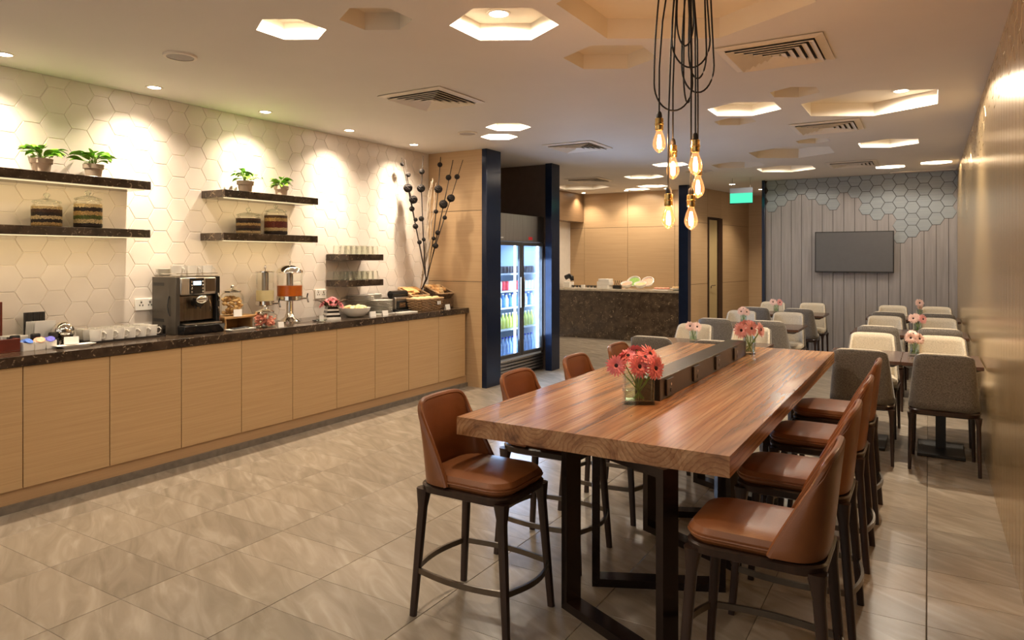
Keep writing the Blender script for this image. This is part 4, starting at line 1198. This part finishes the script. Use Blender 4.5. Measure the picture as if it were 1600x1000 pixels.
def rel(p): return (p[0] + 5.17, p[1] - 6.50, p[2] - CT)
FOOT = (-.04, .012, .03)
MB().lathe([(.018, 0), (.020, .006), (.020, .19), (.017, .19), (.016, .02)], 16, (-.04, .012, 0)).obj('stem_tube', M['terracotta'], t)
so = []
for s in STEMS:
    pts = [FOOT, (-.035, .012, .20)] + [rel(p) for p in s]
    pts[2] = rel([s[0][0] - .02, s[0][1] + .01, 1.30])
    so.append(MB().tube(pts, [.008, .008] + [.0075 - .0009 * k for k in range(len(s))], 6).obj('dark_stem', M['twig_dark'], t))
for k, x, y, z, r in BALLS:
    b = MB().sphere((0, 0, 0), r * .93, 14, 9)
    for i in range(7):
        a = i * .9; ax = Vector((cos(a * 2.1), sin(a * 1.7), cos(a * .9) + .2)).normalized(); u = ax.orthogonal().normalized(); w = ax.cross(u)
        b.tube([tuple((u * cos(q * pi / 8) + w * sin(q * pi / 8)) * r) for q in range(16)], r * .09, 4, closed=True)
    b.obj('rattan_ball', M['ball'], so[k], rel((x, y, z)))
for s in TWIGS:
    pts = [FOOT, (-.04, .012, .20)]
    rnd = random.Random(int(abs(s[1][0]) * 1e4))
    S_ = [[-5.14, 6.45, 1.25]] + s[1:]
    for a, b in zip(S_[:-1], S_[1:]):
        for q in range(4): 
            f_ = q / 4
            pts.append(rel([a[i] + (b[i] - a[i]) * f_ + (rnd.uniform(-.010, .010) if q else 0) for i in range(3)]))
    pts.append(rel(S_[-1]))
    MB().tube(pts, [.008 * (1 - .75 * i / len(pts)) for i in range(len(pts))], 6).obj('pale_twig', M['twig'], t)

# ------------------------------------------------------------------ drinks fridge
t = thing('drinks_fridge', 'tall lit drinks fridge with two glass doors', 'fridge', (-4.60, 7.82, 0))
Wf = .615
MB().box(-.70, 0, -Wf, -Wf + .03, 0, 2.115).obj('side_panel', M['dark_steel'], t)
MB().box(-.70, 0, Wf - .03, Wf, 0, 2.115).obj('side_panel', M['dark_steel'], t)
MB().box(-.70, -.67, -Wf + .03, Wf - .03, .27, 1.75).obj('rear_panel', M['white_int'], t)
MB().box(-.70, 0, -Wf + .03, Wf - .03, .24, .275).obj('floor_panel', M['white_int'], t)
MB().box(-.70, -.02, -Wf + .03, Wf - .03, 1.74, 1.77).obj('roof_panel', M['white_int'], t)
MB().box(-.66, -.03, -Wf + .03, -Wf + .035, .28, 1.74).box(-.66, -.03, Wf - .035, Wf - .03, .28, 1.74).obj('liner', M['white_int'], t)
hp = MB().box(-.02, .02, -Wf, Wf, 1.765, 2.115).obj('header_panel', M['steel'], t, bevel=.004)
MB().box(.02, .023, -.50, -.44, 1.80, 1.815).obj('header_badge', M['card'], hp)
MB().box(.02, .023, .20, .30, 1.79, 1.83).obj('temperature_display', M['red_can'], hp)
MB().box(-.60, -.01, -Wf + .03, Wf - .03, .03, .24).obj('compressor_box', M['black'], t)
for k in range(5): MB().box(-.01, .018, -Wf + .01, Wf - .01, .055 + k * .04, .08 + k * .04).obj('grille_slat', M['steel'], t, bevel=.003)
for s in (-1, 1):
    y0, y1 = (-.60, -.008) if s < 0 else (.008, .60)
    fr = MB()
    z0, z1, b_ = .275, 1.755, .045
    fr.box(.0, .035, y0, y0 + b_, z0, z1).box(.0, .035, y1 - b_, y1, z0, z1).box(.0, .035, y0 + b_, y1 - b_, z0, z0 + b_).box(.0, .035, y0 + b_, y1 - b_, z1 - b_, z1)
    dr = fr.obj('fridge_door', M['dark_steel'], t, bevel=.003)
    MB().box(.012, .018, y0 + b_, y1 - b_, z0 + b_, z1 - b_).obj('door_pane', M['pane'], dr)
    yh = y1 - .03 if s < 0 else y0 + .03
    MB().box(.035, .055, yh - .008, yh + .008, .9, 1.3).obj('door_handle', M['steel'], dr, bevel=.004)
for y in (-.555, -.055, .055, .555):
    MB().box(-.05, -.03, y - .011, y + .011, .30, 1.72).obj('led_strip', M['led'], t)
SH = [.275, .63, .91, 1.127, 1.35]
for z in SH[1:]:
    MB().box(-.62, -.07, -.57, .57, z - .022, z - .004).obj('fridge_shelf', M['white_int'], t)
for y in (-.3, .3):
    light('AREA', (-.30, y, 1.72), 1.5, COOL, .4, (0, 0, 0), parent=t, sy=.4)
    light('AREA', (-.06, y, 1.0), 2.6, COOL, .5, (0, radians(90), 0), parent=t, sy=1.3)
light('AREA', (-.012, 0, 1.0), 22, (.50, .68, 1.0), 1.05, (0, radians(-90), 0), parent=t, sy=1.3)

def bottle(mt, cap, hgt, r):
    t = MB().lathe([(r * .9, 0), (r, .006), (r, hgt * .6), (r * .45, hgt * .82), (r * .42, hgt * .95)], 14)
    c = MB().lathe([(r * .48, hgt * .93), (r * .48, hgt)], 12)
    return t.mesh('bottle_body', mt), c.mesh('cap', cap)
def can(mt, hgt, r): return MB().lathe([(r * .85, 0), (r, .008), (r, hgt - .012), (r * .8, hgt)], 16).mesh('can_body', mt), MB().lathe([(r * .78, hgt - .003), (r * .78, hgt + .001)], 14).mesh('can_lid', M['steel'])
LV = [(0, .275, [('bottle', M['water_bottle'], M['cap_blue'], .24, .034)], 'blue capped water bottle'), (1, .63, [('bottle', M['yellow_bottle'], M['card'], .20, .032)], 'yellow green juice bottle'),
      (2, .91, [('bottle', M['blue_can'], M['card'], .17, .03), ('bottle', M['white_can'], M['cap_blue'], .17, .03)], 'bottle'), (3, 1.127, [('can', M['white_can'], None, .12, .032), ('can', M['red_can'], None, .12, .032)], 'can'), (4, 1.35, [('can', M['dark_can'], None, .09, .036)], 'dark tub')]
ORD7 = ['first from left', 'second from left', 'third from left', 'fourth from left', 'third from right', 'second from right', 'last on the right']
names = {0: 'on the fridge floor', 1: 'on the lowest fridge shelf', 2: 'on the second fridge shelf', 3: 'on the third fridge shelf', 4: 'on the top fridge shelf'}
for lv, z, kinds, base in LV:
    mm = [(bottle(k[1], k[2], k[3], k[4]) if k[0] == 'bottle' else can(k[1], k[3], k[4])) for k in kinds]
    for k in range(14):
        y = -.54 + k * .083
        if abs(y) < .03: continue
        i = 0
        if lv == 3: i = 1 if k in (4, 5, 8) else 0
        if lv == 2: i = k % 2
        body, top = mm[i]
        kind = kinds[i]
        colr = {'blue_can': 'blue', 'white_can': 'white', 'red_can': 'red', 'water_bottle': 'clear blue', 'yellow_bottle': 'yellow green', 'dark_cup': 'dark'}[kind[1].name]
        side = 'left' if y < 0 else 'right'
        nm = 'drink_bottle' if kind[0] == 'bottle' else 'drink_can'
        kk = k if y < 0 else k - 7
        lb = '%s %s %s, %s, %s door' % (colr, nm.replace('_', ' '), names[lv], ORD7[kk], side)
        tt = thing(nm, lb, nm.split('_')[1], (-4.60 - .13, 7.82 + y, z + .0), 0, 'drinks %s' % names[lv])
        link(body.name.split('.')[0], body, tt); link(top.name.split('.')[0], top, tt)

# ------------------------------------------------------------------ bar counter and its dishes
t = thing('bar_counter', 'brown marble bar counter in front of the beige wall', 'counter', (-5.05, 12.2, 0))
for k, (a, b) in enumerate(((-1.27, -.02), (-.02, 1.22))):
    MB().box(a + .001, b - .001, 0, .06, 0, .915).obj('front_slab', M['bar_marble'], t, bevel=.002)
MB().box(-1.27, 1.22, .06, .66, 0, .90).obj('counter_body', M['kick'], t)
MB().box(-1.27, 1.22, -.015, .67, .915, .955).obj('counter_top', M['marble_light'], t, bevel=.003)
BT = .955
def bx(px): return -6.24 + (px - 873) * .01263
t = thing('container_stack', 'white stacked containers on the bar counter', 'container', (bx(941), 12.4, BT))
for k, (w_, h0, h1) in enumerate(((.13, 0, .07), (.14, .07, .14), (.12, .14, .19))):
    MB().prism(rr(w_ * 2, .2, .03), h0, h1).obj('container', M['porcelain'], t, (.01 * k, 0, 0), bevel=.006)
t = thing('cutlery_pot', 'black pot of serving spoons on the bar counter', 'pot', (bx(961), 12.42, BT))
MB().prism(rr(.15, .12, .02), 0, .07).obj('pot_body', M['black'], t)
for k in range(4): MB().tube([(-.05 + k * .03, 0, .05), (-.04 + k * .045, 0, .16)], .006, 6).obj('spoon_handle', M['black'], t)
for (px, y_, r, tlt, mt, lb) in ((983, 12.58, .135, .75, M['salad'], 'large white bowl of green salad, rear left on the bar'), (1005, 12.58, .125, .75, M['salmon'], 'large white bowl of pink food, rear right on the bar'),
                              (978, 12.36, .115, .35, M['salmon'], 'white bowl of salmon food, front left on the bar'), (1000, 12.36, .12, .35, M['bread_pale'], 'white bowl of pale food, front right on the bar')):
    t = thing('salad_bowl', lb, 'bowl', (bx(px), y_, BT + (.14 if tlt > .5 else .10)), 0, 'bowls on the bar')
    t.rotation_euler = (tlt, 0, 0)
    MB().lathe([(r * .4, -.07), (r * .8, -.04), (r, .02), (r * .95, .02), (r * .7, -.03), (.001, -.05)], 24, cap1=False).obj('bowl_body', M['porcelain'], t)
    MB().lathe([(.001, .004), (r * .5, .002), (r * .86, -.004)], 20, cap0=False, cap1=False).obj('bowl_food', mt, t)
t = thing('pastry_tray', 'tray of orange pastries on the right of the bar', 'tray', (bx(1032), 12.4, BT))
MB().prism(rr(.30, .2, .02), 0, .015).obj('tray_base', M['porcelain'], t)
for k in range(8): MB().sphere((0, 0, 0), .03, 10, 6, (1.2, 1, .7)).obj('pastry', M['salmon'], t, (-.11 + (k % 4) * .07, -.04 + (k // 4) * .08, .03))
t = thing('bread_dish', 'white dish of pale pastries by the dark post', 'dish', (bx(1054), 12.40, BT))
MB().lathe([(.05, 0), (.11, .02), (.12, .04), (.11, .04), (.001, .02)], 20, cap1=False).obj('dish_body', M['porcelain'], t)
for k in range(6): MB().sphere((0, 0, 0), .032, 10, 6, (1.2, 1, .7)).obj('pastry', M['bread_pale'], t, (cos(k) * .05, sin(k) * .05, .05))
t = thing('oil_bottle', 'slender clear bottle behind the pastries at the bar end', 'bottle', (bx(1053), 12.62, BT))
MB().lathe([(.03, 0), (.035, .01), (.035, .10), (.012, .16), (.012, .20)], 14).obj('bottle_body', M['tumbler'], t)
MB().lathe([(.014, .20), (.014, .225)], 12).obj('stopper', M['dark_steel'], t)
for px, lb in ((893, 'row of small dark bowls at the left of the bar'), (918, 'row of small dark bowls left of the white containers')):
    t = thing('condiment_set', lb, 'dish', (bx(px), 12.42, BT))
    MB().prism(rr(.24, .12, .01), 0, .012).obj('set_tray', M['porcelain'], t)
    for k in range(3):
        b_ = MB().lathe([(.02, .012), (.034, .045), (.036, .055), (.001, .045)], 14, cap1=False).obj('small_bowl', M['dark_steel'], t, (-.075 + k * .075, 0, 0))
t = thing('small_white_box', 'small white card box on the bar between the dark bowls', 'box', (bx(906), 12.36, BT))
MB().box(-.035, .035, -.02, .02, 0, .06).obj('box_body', M['card'], t, bevel=.003)
MB().box(-.036, .036, -.021, .021, .06, .066).obj('box_lid', M['card'], t)
t = thing('bar_roll_top', 'dark rolled top warmer at the far left of the bar', 'warmer', (-6.19, 12.45, BT))
MB().box(-.06, .08, -.1, .1, 0, .12).obj('warmer_base', M['porcelain'], t, bevel=.01)
MB().tube([(-.06, 0, .2), (.02, 0, .235), (.075, 0, .20), (.095, 0, .14)], [.05, .05, .05, .03], 12).obj('warmer_hood', M['black_gloss'], t)

# ------------------------------------------------------------------ long communal table
TT = .845
t = thing('communal_table', 'long solid wood communal table on dark metal frames', 'table', (-1.2, 4.09, 0))
PW = [(-.595, -.345, -.46, -.055), (-.345, -.085, -.20, .065), (-.085, .17, .055, -.055), (.17, .42, .30, .065), (.42, .595, .55, -.08)]
for k, (a, b, cx, cz) in enumerate(PW):
    # origin on the ring axis of this board
    mb = MB()
    w0, w1 = a - cx, b - cx
    e0 = -1.59; e1 = 1.59
    mb.box(w0 + .0001, w1 - .0001, e0, e1, TT - .078 - (TT - .04 + cz), TT - (TT - .04 + cz))
    mb.obj('table_board', M['slab'], t, (cx, 0, TT - .04 + cz), smooth=0)
def trestle(yl, sgn, y_mid_off):
    d = Vector((.9, sgn * .43, 0)).normalized(); n = Vector((-d.y, d.x, 0))
    a = Vector((-.176, yl - 4.09, 0)); L = .615
    w, dp, h = .037, .08, TT - .078
    p = lambda s, z: tuple(a + d * s + Vector((0, 0, z)))
    leg0 = MB().beam(p(w / 2, 0), p(w / 2, h), w, dp, tuple(d)).beam(p(L - w / 2, 0), p(L - w / 2, h), w, dp, tuple(d)).beam(p(w, w / 2), p(L - w, w / 2), dp, w, tuple(n)).beam(p(w, h - w / 2), p(L - w, h - w / 2), dp, w, tuple(n))
    return leg0.obj('trestle_frame', M['frame_metal'], t, smooth=0)
for yl in (2.77, 3.79, 4.77):
    trestle(yl, -1, 0); trestle(yl + .25, 1, 0)
t = thing('power_box', 'long bronze power box with sockets along the table centre', 'power box', (-1.195, 4.215, TT))
MB().box(-.065, .065, -.935, .935, 0, .108).obj('box_body', M['box_bronze'], t, bevel=.003)
for k in range(4):
    for s in (-1, 1):
        y = -.80 + k * .47
        pl_ = MB().box(0, .010, -.055, .055, .012, .096).obj('socket_plate', M['box_bronze'], t, (s * .065 if s > 0 else -.075, y, 0), bevel=.003)
        MB().lathe([(.007, 0), (.007, .002)], 12).obj('socket_light', M['chrome'], pl_, (.0105 if s > 0 else -.0005, .005, .066), (0, s * pi / 2, 0))
        MB().lathe([(.011, 0), (.011, .0015)], 12).obj('socket_hole', M['black'], pl_, (.0105 if s > 0 else -.0005, .005, .036), (0, s * pi / 2, 0))

# ------------------------------------------------------------------ seat shells
def shell(hb, ht, zb, zt, back, wb_, wt_, lean, e=.62, nt=18, ns=8, inset=0, drop=.03, corner=.05):
    # back and sides in one curved sheet; +x is the front
    G = []
    for i in range(ns + 1):
        s = i / ns; row = []
        for j in range(nt + 1):
            tq = -1 + 2 * j / nt; th = tq * pi / 2
            hw = (hb + (ht - hb) * s) - inset
            wg = (wb_ + (wt_ - wb_) * s ** 1.15)
            y = hw * (abs(sin(th)) ** e) * (1 if th >= 0 else -1)
            x = -back - lean * s + inset + wg * (1 - abs(cos(th)) ** e)
            z = zb + (zt - zb - drop * abs(tq) ** 2 - corner * abs(tq) ** 5) * s
            row.append((x, y, z))
        G.append(row)
    return MB().rings(G, False, False, False)
def leg(bx_, by_, tx, ty, h, w0, w1, dz=.0):
    R = []
    for s, w in ((0, w0), (.55, w0 + (w1 - w0) * .5), (.85, w1 * .92), (1, w1 * 1.5)):
        x = bx_ + (tx - bx_) * s; y = by_ + (ty - by_) * s
        R.append([(x + a, y + b, h * s) for a, b in rr(w, w * .9, w * .3, 2)])
    return MB().rings(R)
def arc_bar(a, b, bulge, z, w, hgt):
    a = Vector((a[0], a[1], z)); b = Vector((b[0], b[1], z)); d = (b - a).normalized(); n = Vector((d.y, -d.x, 0))
    m = (a + b) / 2
    if n.dot(Vector((m.x, m.y, 0))) < 0: n = -n
    pts = [a + (b - a) * (i / 10) + n * bulge * sin(pi * i / 10) for i in range(11)]
    R = []
    for i, p in enumerate(pts):
        R.append([p + n * u + Vector((0, 0, v)) for u, v in ((-w / 2, -hgt / 2), (w / 2, -hgt / 2), (w / 2, hgt / 2), (-w / 2, hgt / 2))])
    return MB().rings(R)

def make_stool(label):
    t = thing('bar_stool', label, 'bar stool', (0, 0, 0), 0, 'leather bar stools at the long table')
    LG = [(.235, .19), (.235, -.19), (-.24, .19), (-.24, -.19)]
    for (x, y) in LG:
        leg(x, y, x * .83, y * .86, .555, .030, .042).obj('leg', M['walnut'], t)
    MB().rings([[(a, b, .535) for a, b in rr(.40, .34, .07)], [(a, b, .545) for a, b in rr(.445, .385, .08)], [(a, b, .572) for a, b in rr(.455, .395, .085)], [(a, b, .578) for a, b in rr(.44, .38, .08)]]).obj('seat_rail', M['walnut'], t)
    cu = MB().rings([[(a, b, .576) for a, b in rr(.40, .345, .075, 6, (.012, 0))], [(a, b, .59) for a, b in rr(.425, .37, .085, 6, (.012, 0))], [(a, b, .612) for a, b in rr(.43, .375, .09, 6, (.012, 0))],
                     [(a, b, .630) for a, b in rr(.41, .355, .09, 6, (.01, 0))], [(a, b, .640) for a, b in rr(.35, .295, .09, 6, (.005, 0))], [(a, b, .644) for a, b in rr(.22, .17, .08, 6)]])
    cu.obj('seat', M['leather'], t)
    MB().tube([(a, b, .602) for a, b in rr(.432, .377, .09, 6, (.012, 0))], .004, 6, closed=True).obj('seat_piping', M['leather'], t)
    b = shell(.193, .172, .585, .925, .212, .150, .050, .035, .62, drop=.03, corner=.065)
    o = b.obj('backrest', M['leather'], t, smooth=60, fix=False)
    so_ = o.modifiers.new('thick', 'SOLIDIFY'); so_.thickness = .022; so_.offset = 0
    bv = o.modifiers.new('round', 'BEVEL'); bv.width = .008; bv.segments = 2; bv.limit_method = 'ANGLE'; bv.angle_limit = radians(60)
    # welt along the free edge
    g = b.v; nt_, ns_ = 18, 8
    edge = [g[i * (nt_ + 1)] for i in range(ns_ + 1)] + [g[ns_ * (nt_ + 1) + j] for j in range(1, nt_ + 1)] + [g[i * (nt_ + 1) + nt_] for i in range(ns_ - 1, -1, -1)]
    MB().tube([(x + .002, y * .99, z) for x, y, z in edge], .0125, 8).obj('backrest_welt', M['leather'], o)
    f = [(x * .96, y * .955) for x, y in LG]
    for k, (a, c, bu) in enumerate(((f[0], f[1], .045), (f[1], f[3], .03), (f[3], f[2], .03), (f[2], f[0], .03))):
        arc_bar(a, c, bu, .20, .012, .024).obj('foot_rail', M['bronze'], t, smooth=0)
    return t
st0 = make_stool('cognac leather bar stool, nearest on the left of the long table')
kids = [o for o in bpy.data.objects if o.parent == st0]
YS = [2.535, 3.25, 3.98, 4.68]
od = ['nearest', 'second', 'third', 'farthest']
st0.location = (-1.675, YS[0], 0)
for k in range(1, 4): dup(st0, (-1.70, YS[k], 0), 0, 'cognac leather bar stool, %s on the left of the long table' % od[k], None, kids)
for k, y in enumerate((2.53, 3.26, 4.0, 4.73)): dup(st0, (-.50, y, 0), pi, 'cognac leather bar stool, %s on the right of the long table' % od[k], None, kids)

# ------------------------------------------------------------------ dining chairs and tables
def make_chair(label):
    t = thing('dining_chair', label, 'chair', (0, 0, 0), 0, 'upholstered dining chairs')
    LG = [(.22, .20), (.22, -.20), (-.235, .215), (-.235, -.215)]
    for (x, y) in LG: leg(x, y, x * .93, y * .96, .415, .026, .036).obj('leg', M['walnut'], t)
    MB().rings([[(a, b, .40) for a, b in rr(.42, .40, .06)], [(a, b, .41) for a, b in rr(.455, .44, .08)], [(a, b, .435) for a, b in rr(.465, .455, .085)], [(a, b, .442) for a, b in rr(.45, .44, .08)]]).obj('seat_rail', M['walnut'], t)
    MB().rings([[(a, b, .441) for a, b in rr(.42, .41, .07, 6, (.01, 0))], [(a, b, .46) for a, b in rr(.44, .43, .08, 6, (.01, 0))], [(a, b, .485) for a, b in rr(.43, .42, .09, 6, (.01, 0))], [(a, b, .498) for a, b in rr(.36, .35, .09, 6)], [(a, b, .502) for a, b in rr(.2, .2, .08, 6)]]).obj('seat', M['cream_fab'], t)
    o = shell(.222, .182, .45, .852, .225, .20, .05, .045, .5, drop=.015, corner=.03).obj('backrest_shell', M['grey_fab'], t, smooth=60, fix=False)
    m_ = o.modifiers.new('thick', 'SOLIDIFY'); m_.thickness = .012; m_.offset = 0
    o = shell(.222, .182, .45, .859, .225, .20, .05, .045, .5, inset=.016, drop=.015, corner=.03).obj('backrest_pad', M['cream_fab'], t, smooth=60, fix=False)
    m_ = o.modifiers.new('thick', 'SOLIDIFY'); m_.thickness = .020; m_.offset = 0
    return t
def make_table(label):
    t = thing('dining_table', label, 'table', (0, 0, 0), 0, 'small square dining tables')
    MB().box(-.27, .27, -.345, .345, .71, .738).obj('table_top', M['walnut2'], t, bevel=.003)
    MB().rings([[(a, b, .685) for a, b in rr(.44, .58, .01)], [(a, b, .71) for a, b in rr(.52, .67, .01)]]).obj('top_bevel', M['walnut'], t)
    MB().box(-.035, .035, -.035, .035, .022, .685).obj('column', M['black'], t)
    MB().box(-.16, .16, -.25, .25, 0, .022).obj('base_plate', M['black'], t, bevel=.004)
    return t
M['walnut2'] = veneer('table_walnut', (.060, .028, .017, 1), (.095, .045, .026, 1), (30, 3, 30), .24)
ch0 = make_chair('x'); chk = [o for o in bpy.data.objects if o.parent == ch0]
tb0 = make_table('x'); tbk = [o for o in bpy.data.objects if o.parent == tb0]
rows = ['nearest row', 'middle row', 'farthest row']
first = True
for gi, (xs_, gname, side) in enumerate((((-.445, .095), 'right', ('aisle side', 'against the brass wall')), ((-2.10, -1.525), 'left', ('hall side', 'aisle side')))):
    for r_ in range(3):
        yc = 6.53 + r_ * 2.13
        for c_i, x in enumerate(xs_):
            tx = x + (.0 if gi else (-.014 if c_i == 0 else -.012))
            lt = 'small walnut dining table, %s of the %s block, %s' % (rows[r_], gname, side[c_i])
            lg = 'grey backed dining chair facing away, %s of the %s block, %s' % (rows[r_], gname, side[c_i])
            lc = 'cream dining chair facing the camera, %s of the %s block, %s' % (rows[r_], gname, side[c_i])
            if first:
                first = False
                tb0.location = (tx, yc, 0); tb0['label'] = lt
                ch0.location = (x, yc - .435, 0); ch0.rotation_euler = (0, 0, pi / 2); ch0['label'] = lg
            else:
                dup(tb0, (tx, yc, 0), 0, lt, None, tbk)
                dup(ch0, (x, yc - .435, 0), pi / 2, lg, None, chk)
            dup(ch0, (x, yc + .435, 0), -pi / 2, lc, None, chk)
VF = [[(-.03, -.02, .15, .05, -1.6, .3), (.035, -.02, .145, .05, -1.2, .3), (.0, .02, .18, .045, -1.4, .9)], [(-.045, -.01, .15, .055, -1.6, .3), (.05, -.01, .145, .055, -1.1, .2, M['petal_pink']), (.0, .03, .16, .05, -1.5, .5)], [(0, 0, .20, .06, -1.5, .3), (.01, .02, .15, .045, -1.2, .2)]]
for r_ in range(3):
    vase(-.105, 6.62 + r_ * 2.13, .738, .07, .07, .11, VF[r_], M['petal_pale'], 'small glass vase of pale pink gerberas, %s of the right block' % rows[r_], .3)
    vase(-1.96, 6.66 + r_ * 2.13, .738, .07, .07, .11, [VF[0][:2], VF[0], VF[1][:2]][r_], M['petal_pale'], 'small glass vase of pale pink gerberas, %s of the left block' % rows[r_], .3)

# ------------------------------------------------------------------ pendant bulbs
BULBS = [(-1.102, 3.189, 2.238, 'leftmost and highest'), (-1.062, 3.272, 2.117, 'second from the left, brushing the middle cords'), (-.925, 3.179, 2.118, 'right, upper of the overlapping pair'),
         (-.944, 3.285, 2.022, 'right, behind and under the upper pair bulb'), (-1.048, 3.163, 1.872, 'lowest on the left'), (-.957, 3.218, 1.868, 'lowest on the right')]
bulb_prof = [(.013, 0), (.015, -.012), (.024, -.035), (.030, -.058), (.0315, -.072), (.028, -.088), (.018, -.102), (.008, -.110), (.002, -.112)]
for i, (x, y, zt, w) in enumerate(BULBS):
    t = thing('pendant_lamp', 'bare filament bulb in a brass socket, ' + w, 'lamp', (x, y, zt), 0, 'filament bulb pendants')
    topz = ZC + .12 - zt
    rnd = random.Random(i)
    tx, ty = (-1.0 - x) * .5, (3.25 - y) * .5
    MB().tube([(0, 0, -.01), (0, 0, topz * .3), (tx * .2 + .004, ty * .2, topz * .6), (tx, ty, topz)], .0042, 7).obj('cord', M['cord'], t)
    MB().lathe([(.006, .012), (.011, .006), (.014, -.008), (.014, -.022)], 14).obj('cord_grip', M['cord'], t)
    MB().lathe([(.016, -.02), (.020, -.023), (.020, -.045), (.022, -.047), (.022, -.052), (.020, -.054), (.020, -.075), (.0175, -.079)], 18).obj('socket', M['brass'], t)
    bl = MB().lathe([(r, z - .074) for r, z in bulb_prof], 20, cap0=False).obj('bulb', M['bulb'], t)
    fil = MB()
    for k in range(4):
        a = k * pi / 2
        fil.tube([(cos(a) * .005, sin(a) * .005, -.10), (cos(a) * .011, sin(a) * .011, -.135), (cos(a + .8) * .010, sin(a + .8) * .010, -.165), (cos(a + .8) * .004, sin(a + .8) * .004, -.105)], .0012, 5)
    fil.obj('filament', M['filament'], bl)
    light('POINT', (0, 0, -.135), 2.2, (1.0, .66, .38), .012, parent=t)
LOOPS = [(0, -.130, .052, 2.246, .0), (2, -.006, .148, 2.336, .02), (4, -.040, .140, 2.445, -.02), (1, .000, .040, 2.29, .03), (5, .03, .115, 2.40, .01), (3, -.02, .06, 2.55, -.01)]
R_ = Vector((cos(YAW), sin(YAW), 0))
pend = [o for o in bpy.data.objects if o.name.startswith('pendant_lamp')]
pend.sort(key=lambda o: o.name)
for i, u0, u1, zb, dd in LOOPS:
    base = pend[i]; x, y, zt, _ = BULBS[i]
    um, uh = (u0 + u1) / 2, (u1 - u0) / 2
    prof = []
    top = ZC + .10; n_ = 8; bell = min(.13, (top - zb) * .5)
    for k in range(n_): prof.append((-uh * (.55 + .45 * sin(pi / 2 * k / n_)), top + (zb + bell - top) * k / n_))
    for k in range(17):
        a_ = pi * k / 16
        prof.append((-uh * cos(a_), zb + bell - bell * sin(a_)))
    for k in range(n_): prof.append((uh * (1 - .3 * (k + 1) / n_), zb + bell + (top - zb - bell) * (k + 1) / n_))
    pts = []
    for u, z in prof:
        p = Vector((-1.0, 3.21 + dd, 0)) + R_ * (um + u)
        pts.append((p.x - x, p.y - y, z - zt))
    MB().tube(pts, .0042, 7).obj('cord_loop', M['cord'], base)
cn = thing('pendant_canopy', 'small black ceiling plate the bulb cords hang from', 'ceiling plate', (-1.0, 3.23, ZC + .12))
MB().lathe([(.12, 0), (.12, -.02), (.11, -.025)], 28).obj('canopy_plate', M['black'], cn)
for k in range(6): MB().lathe([(.008, -.035), (.010, -.025)], 10).obj('cord_inlet', M['black'], cn, (.07 * cos(k * pi / 3), .07 * sin(k * pi / 3), 0))
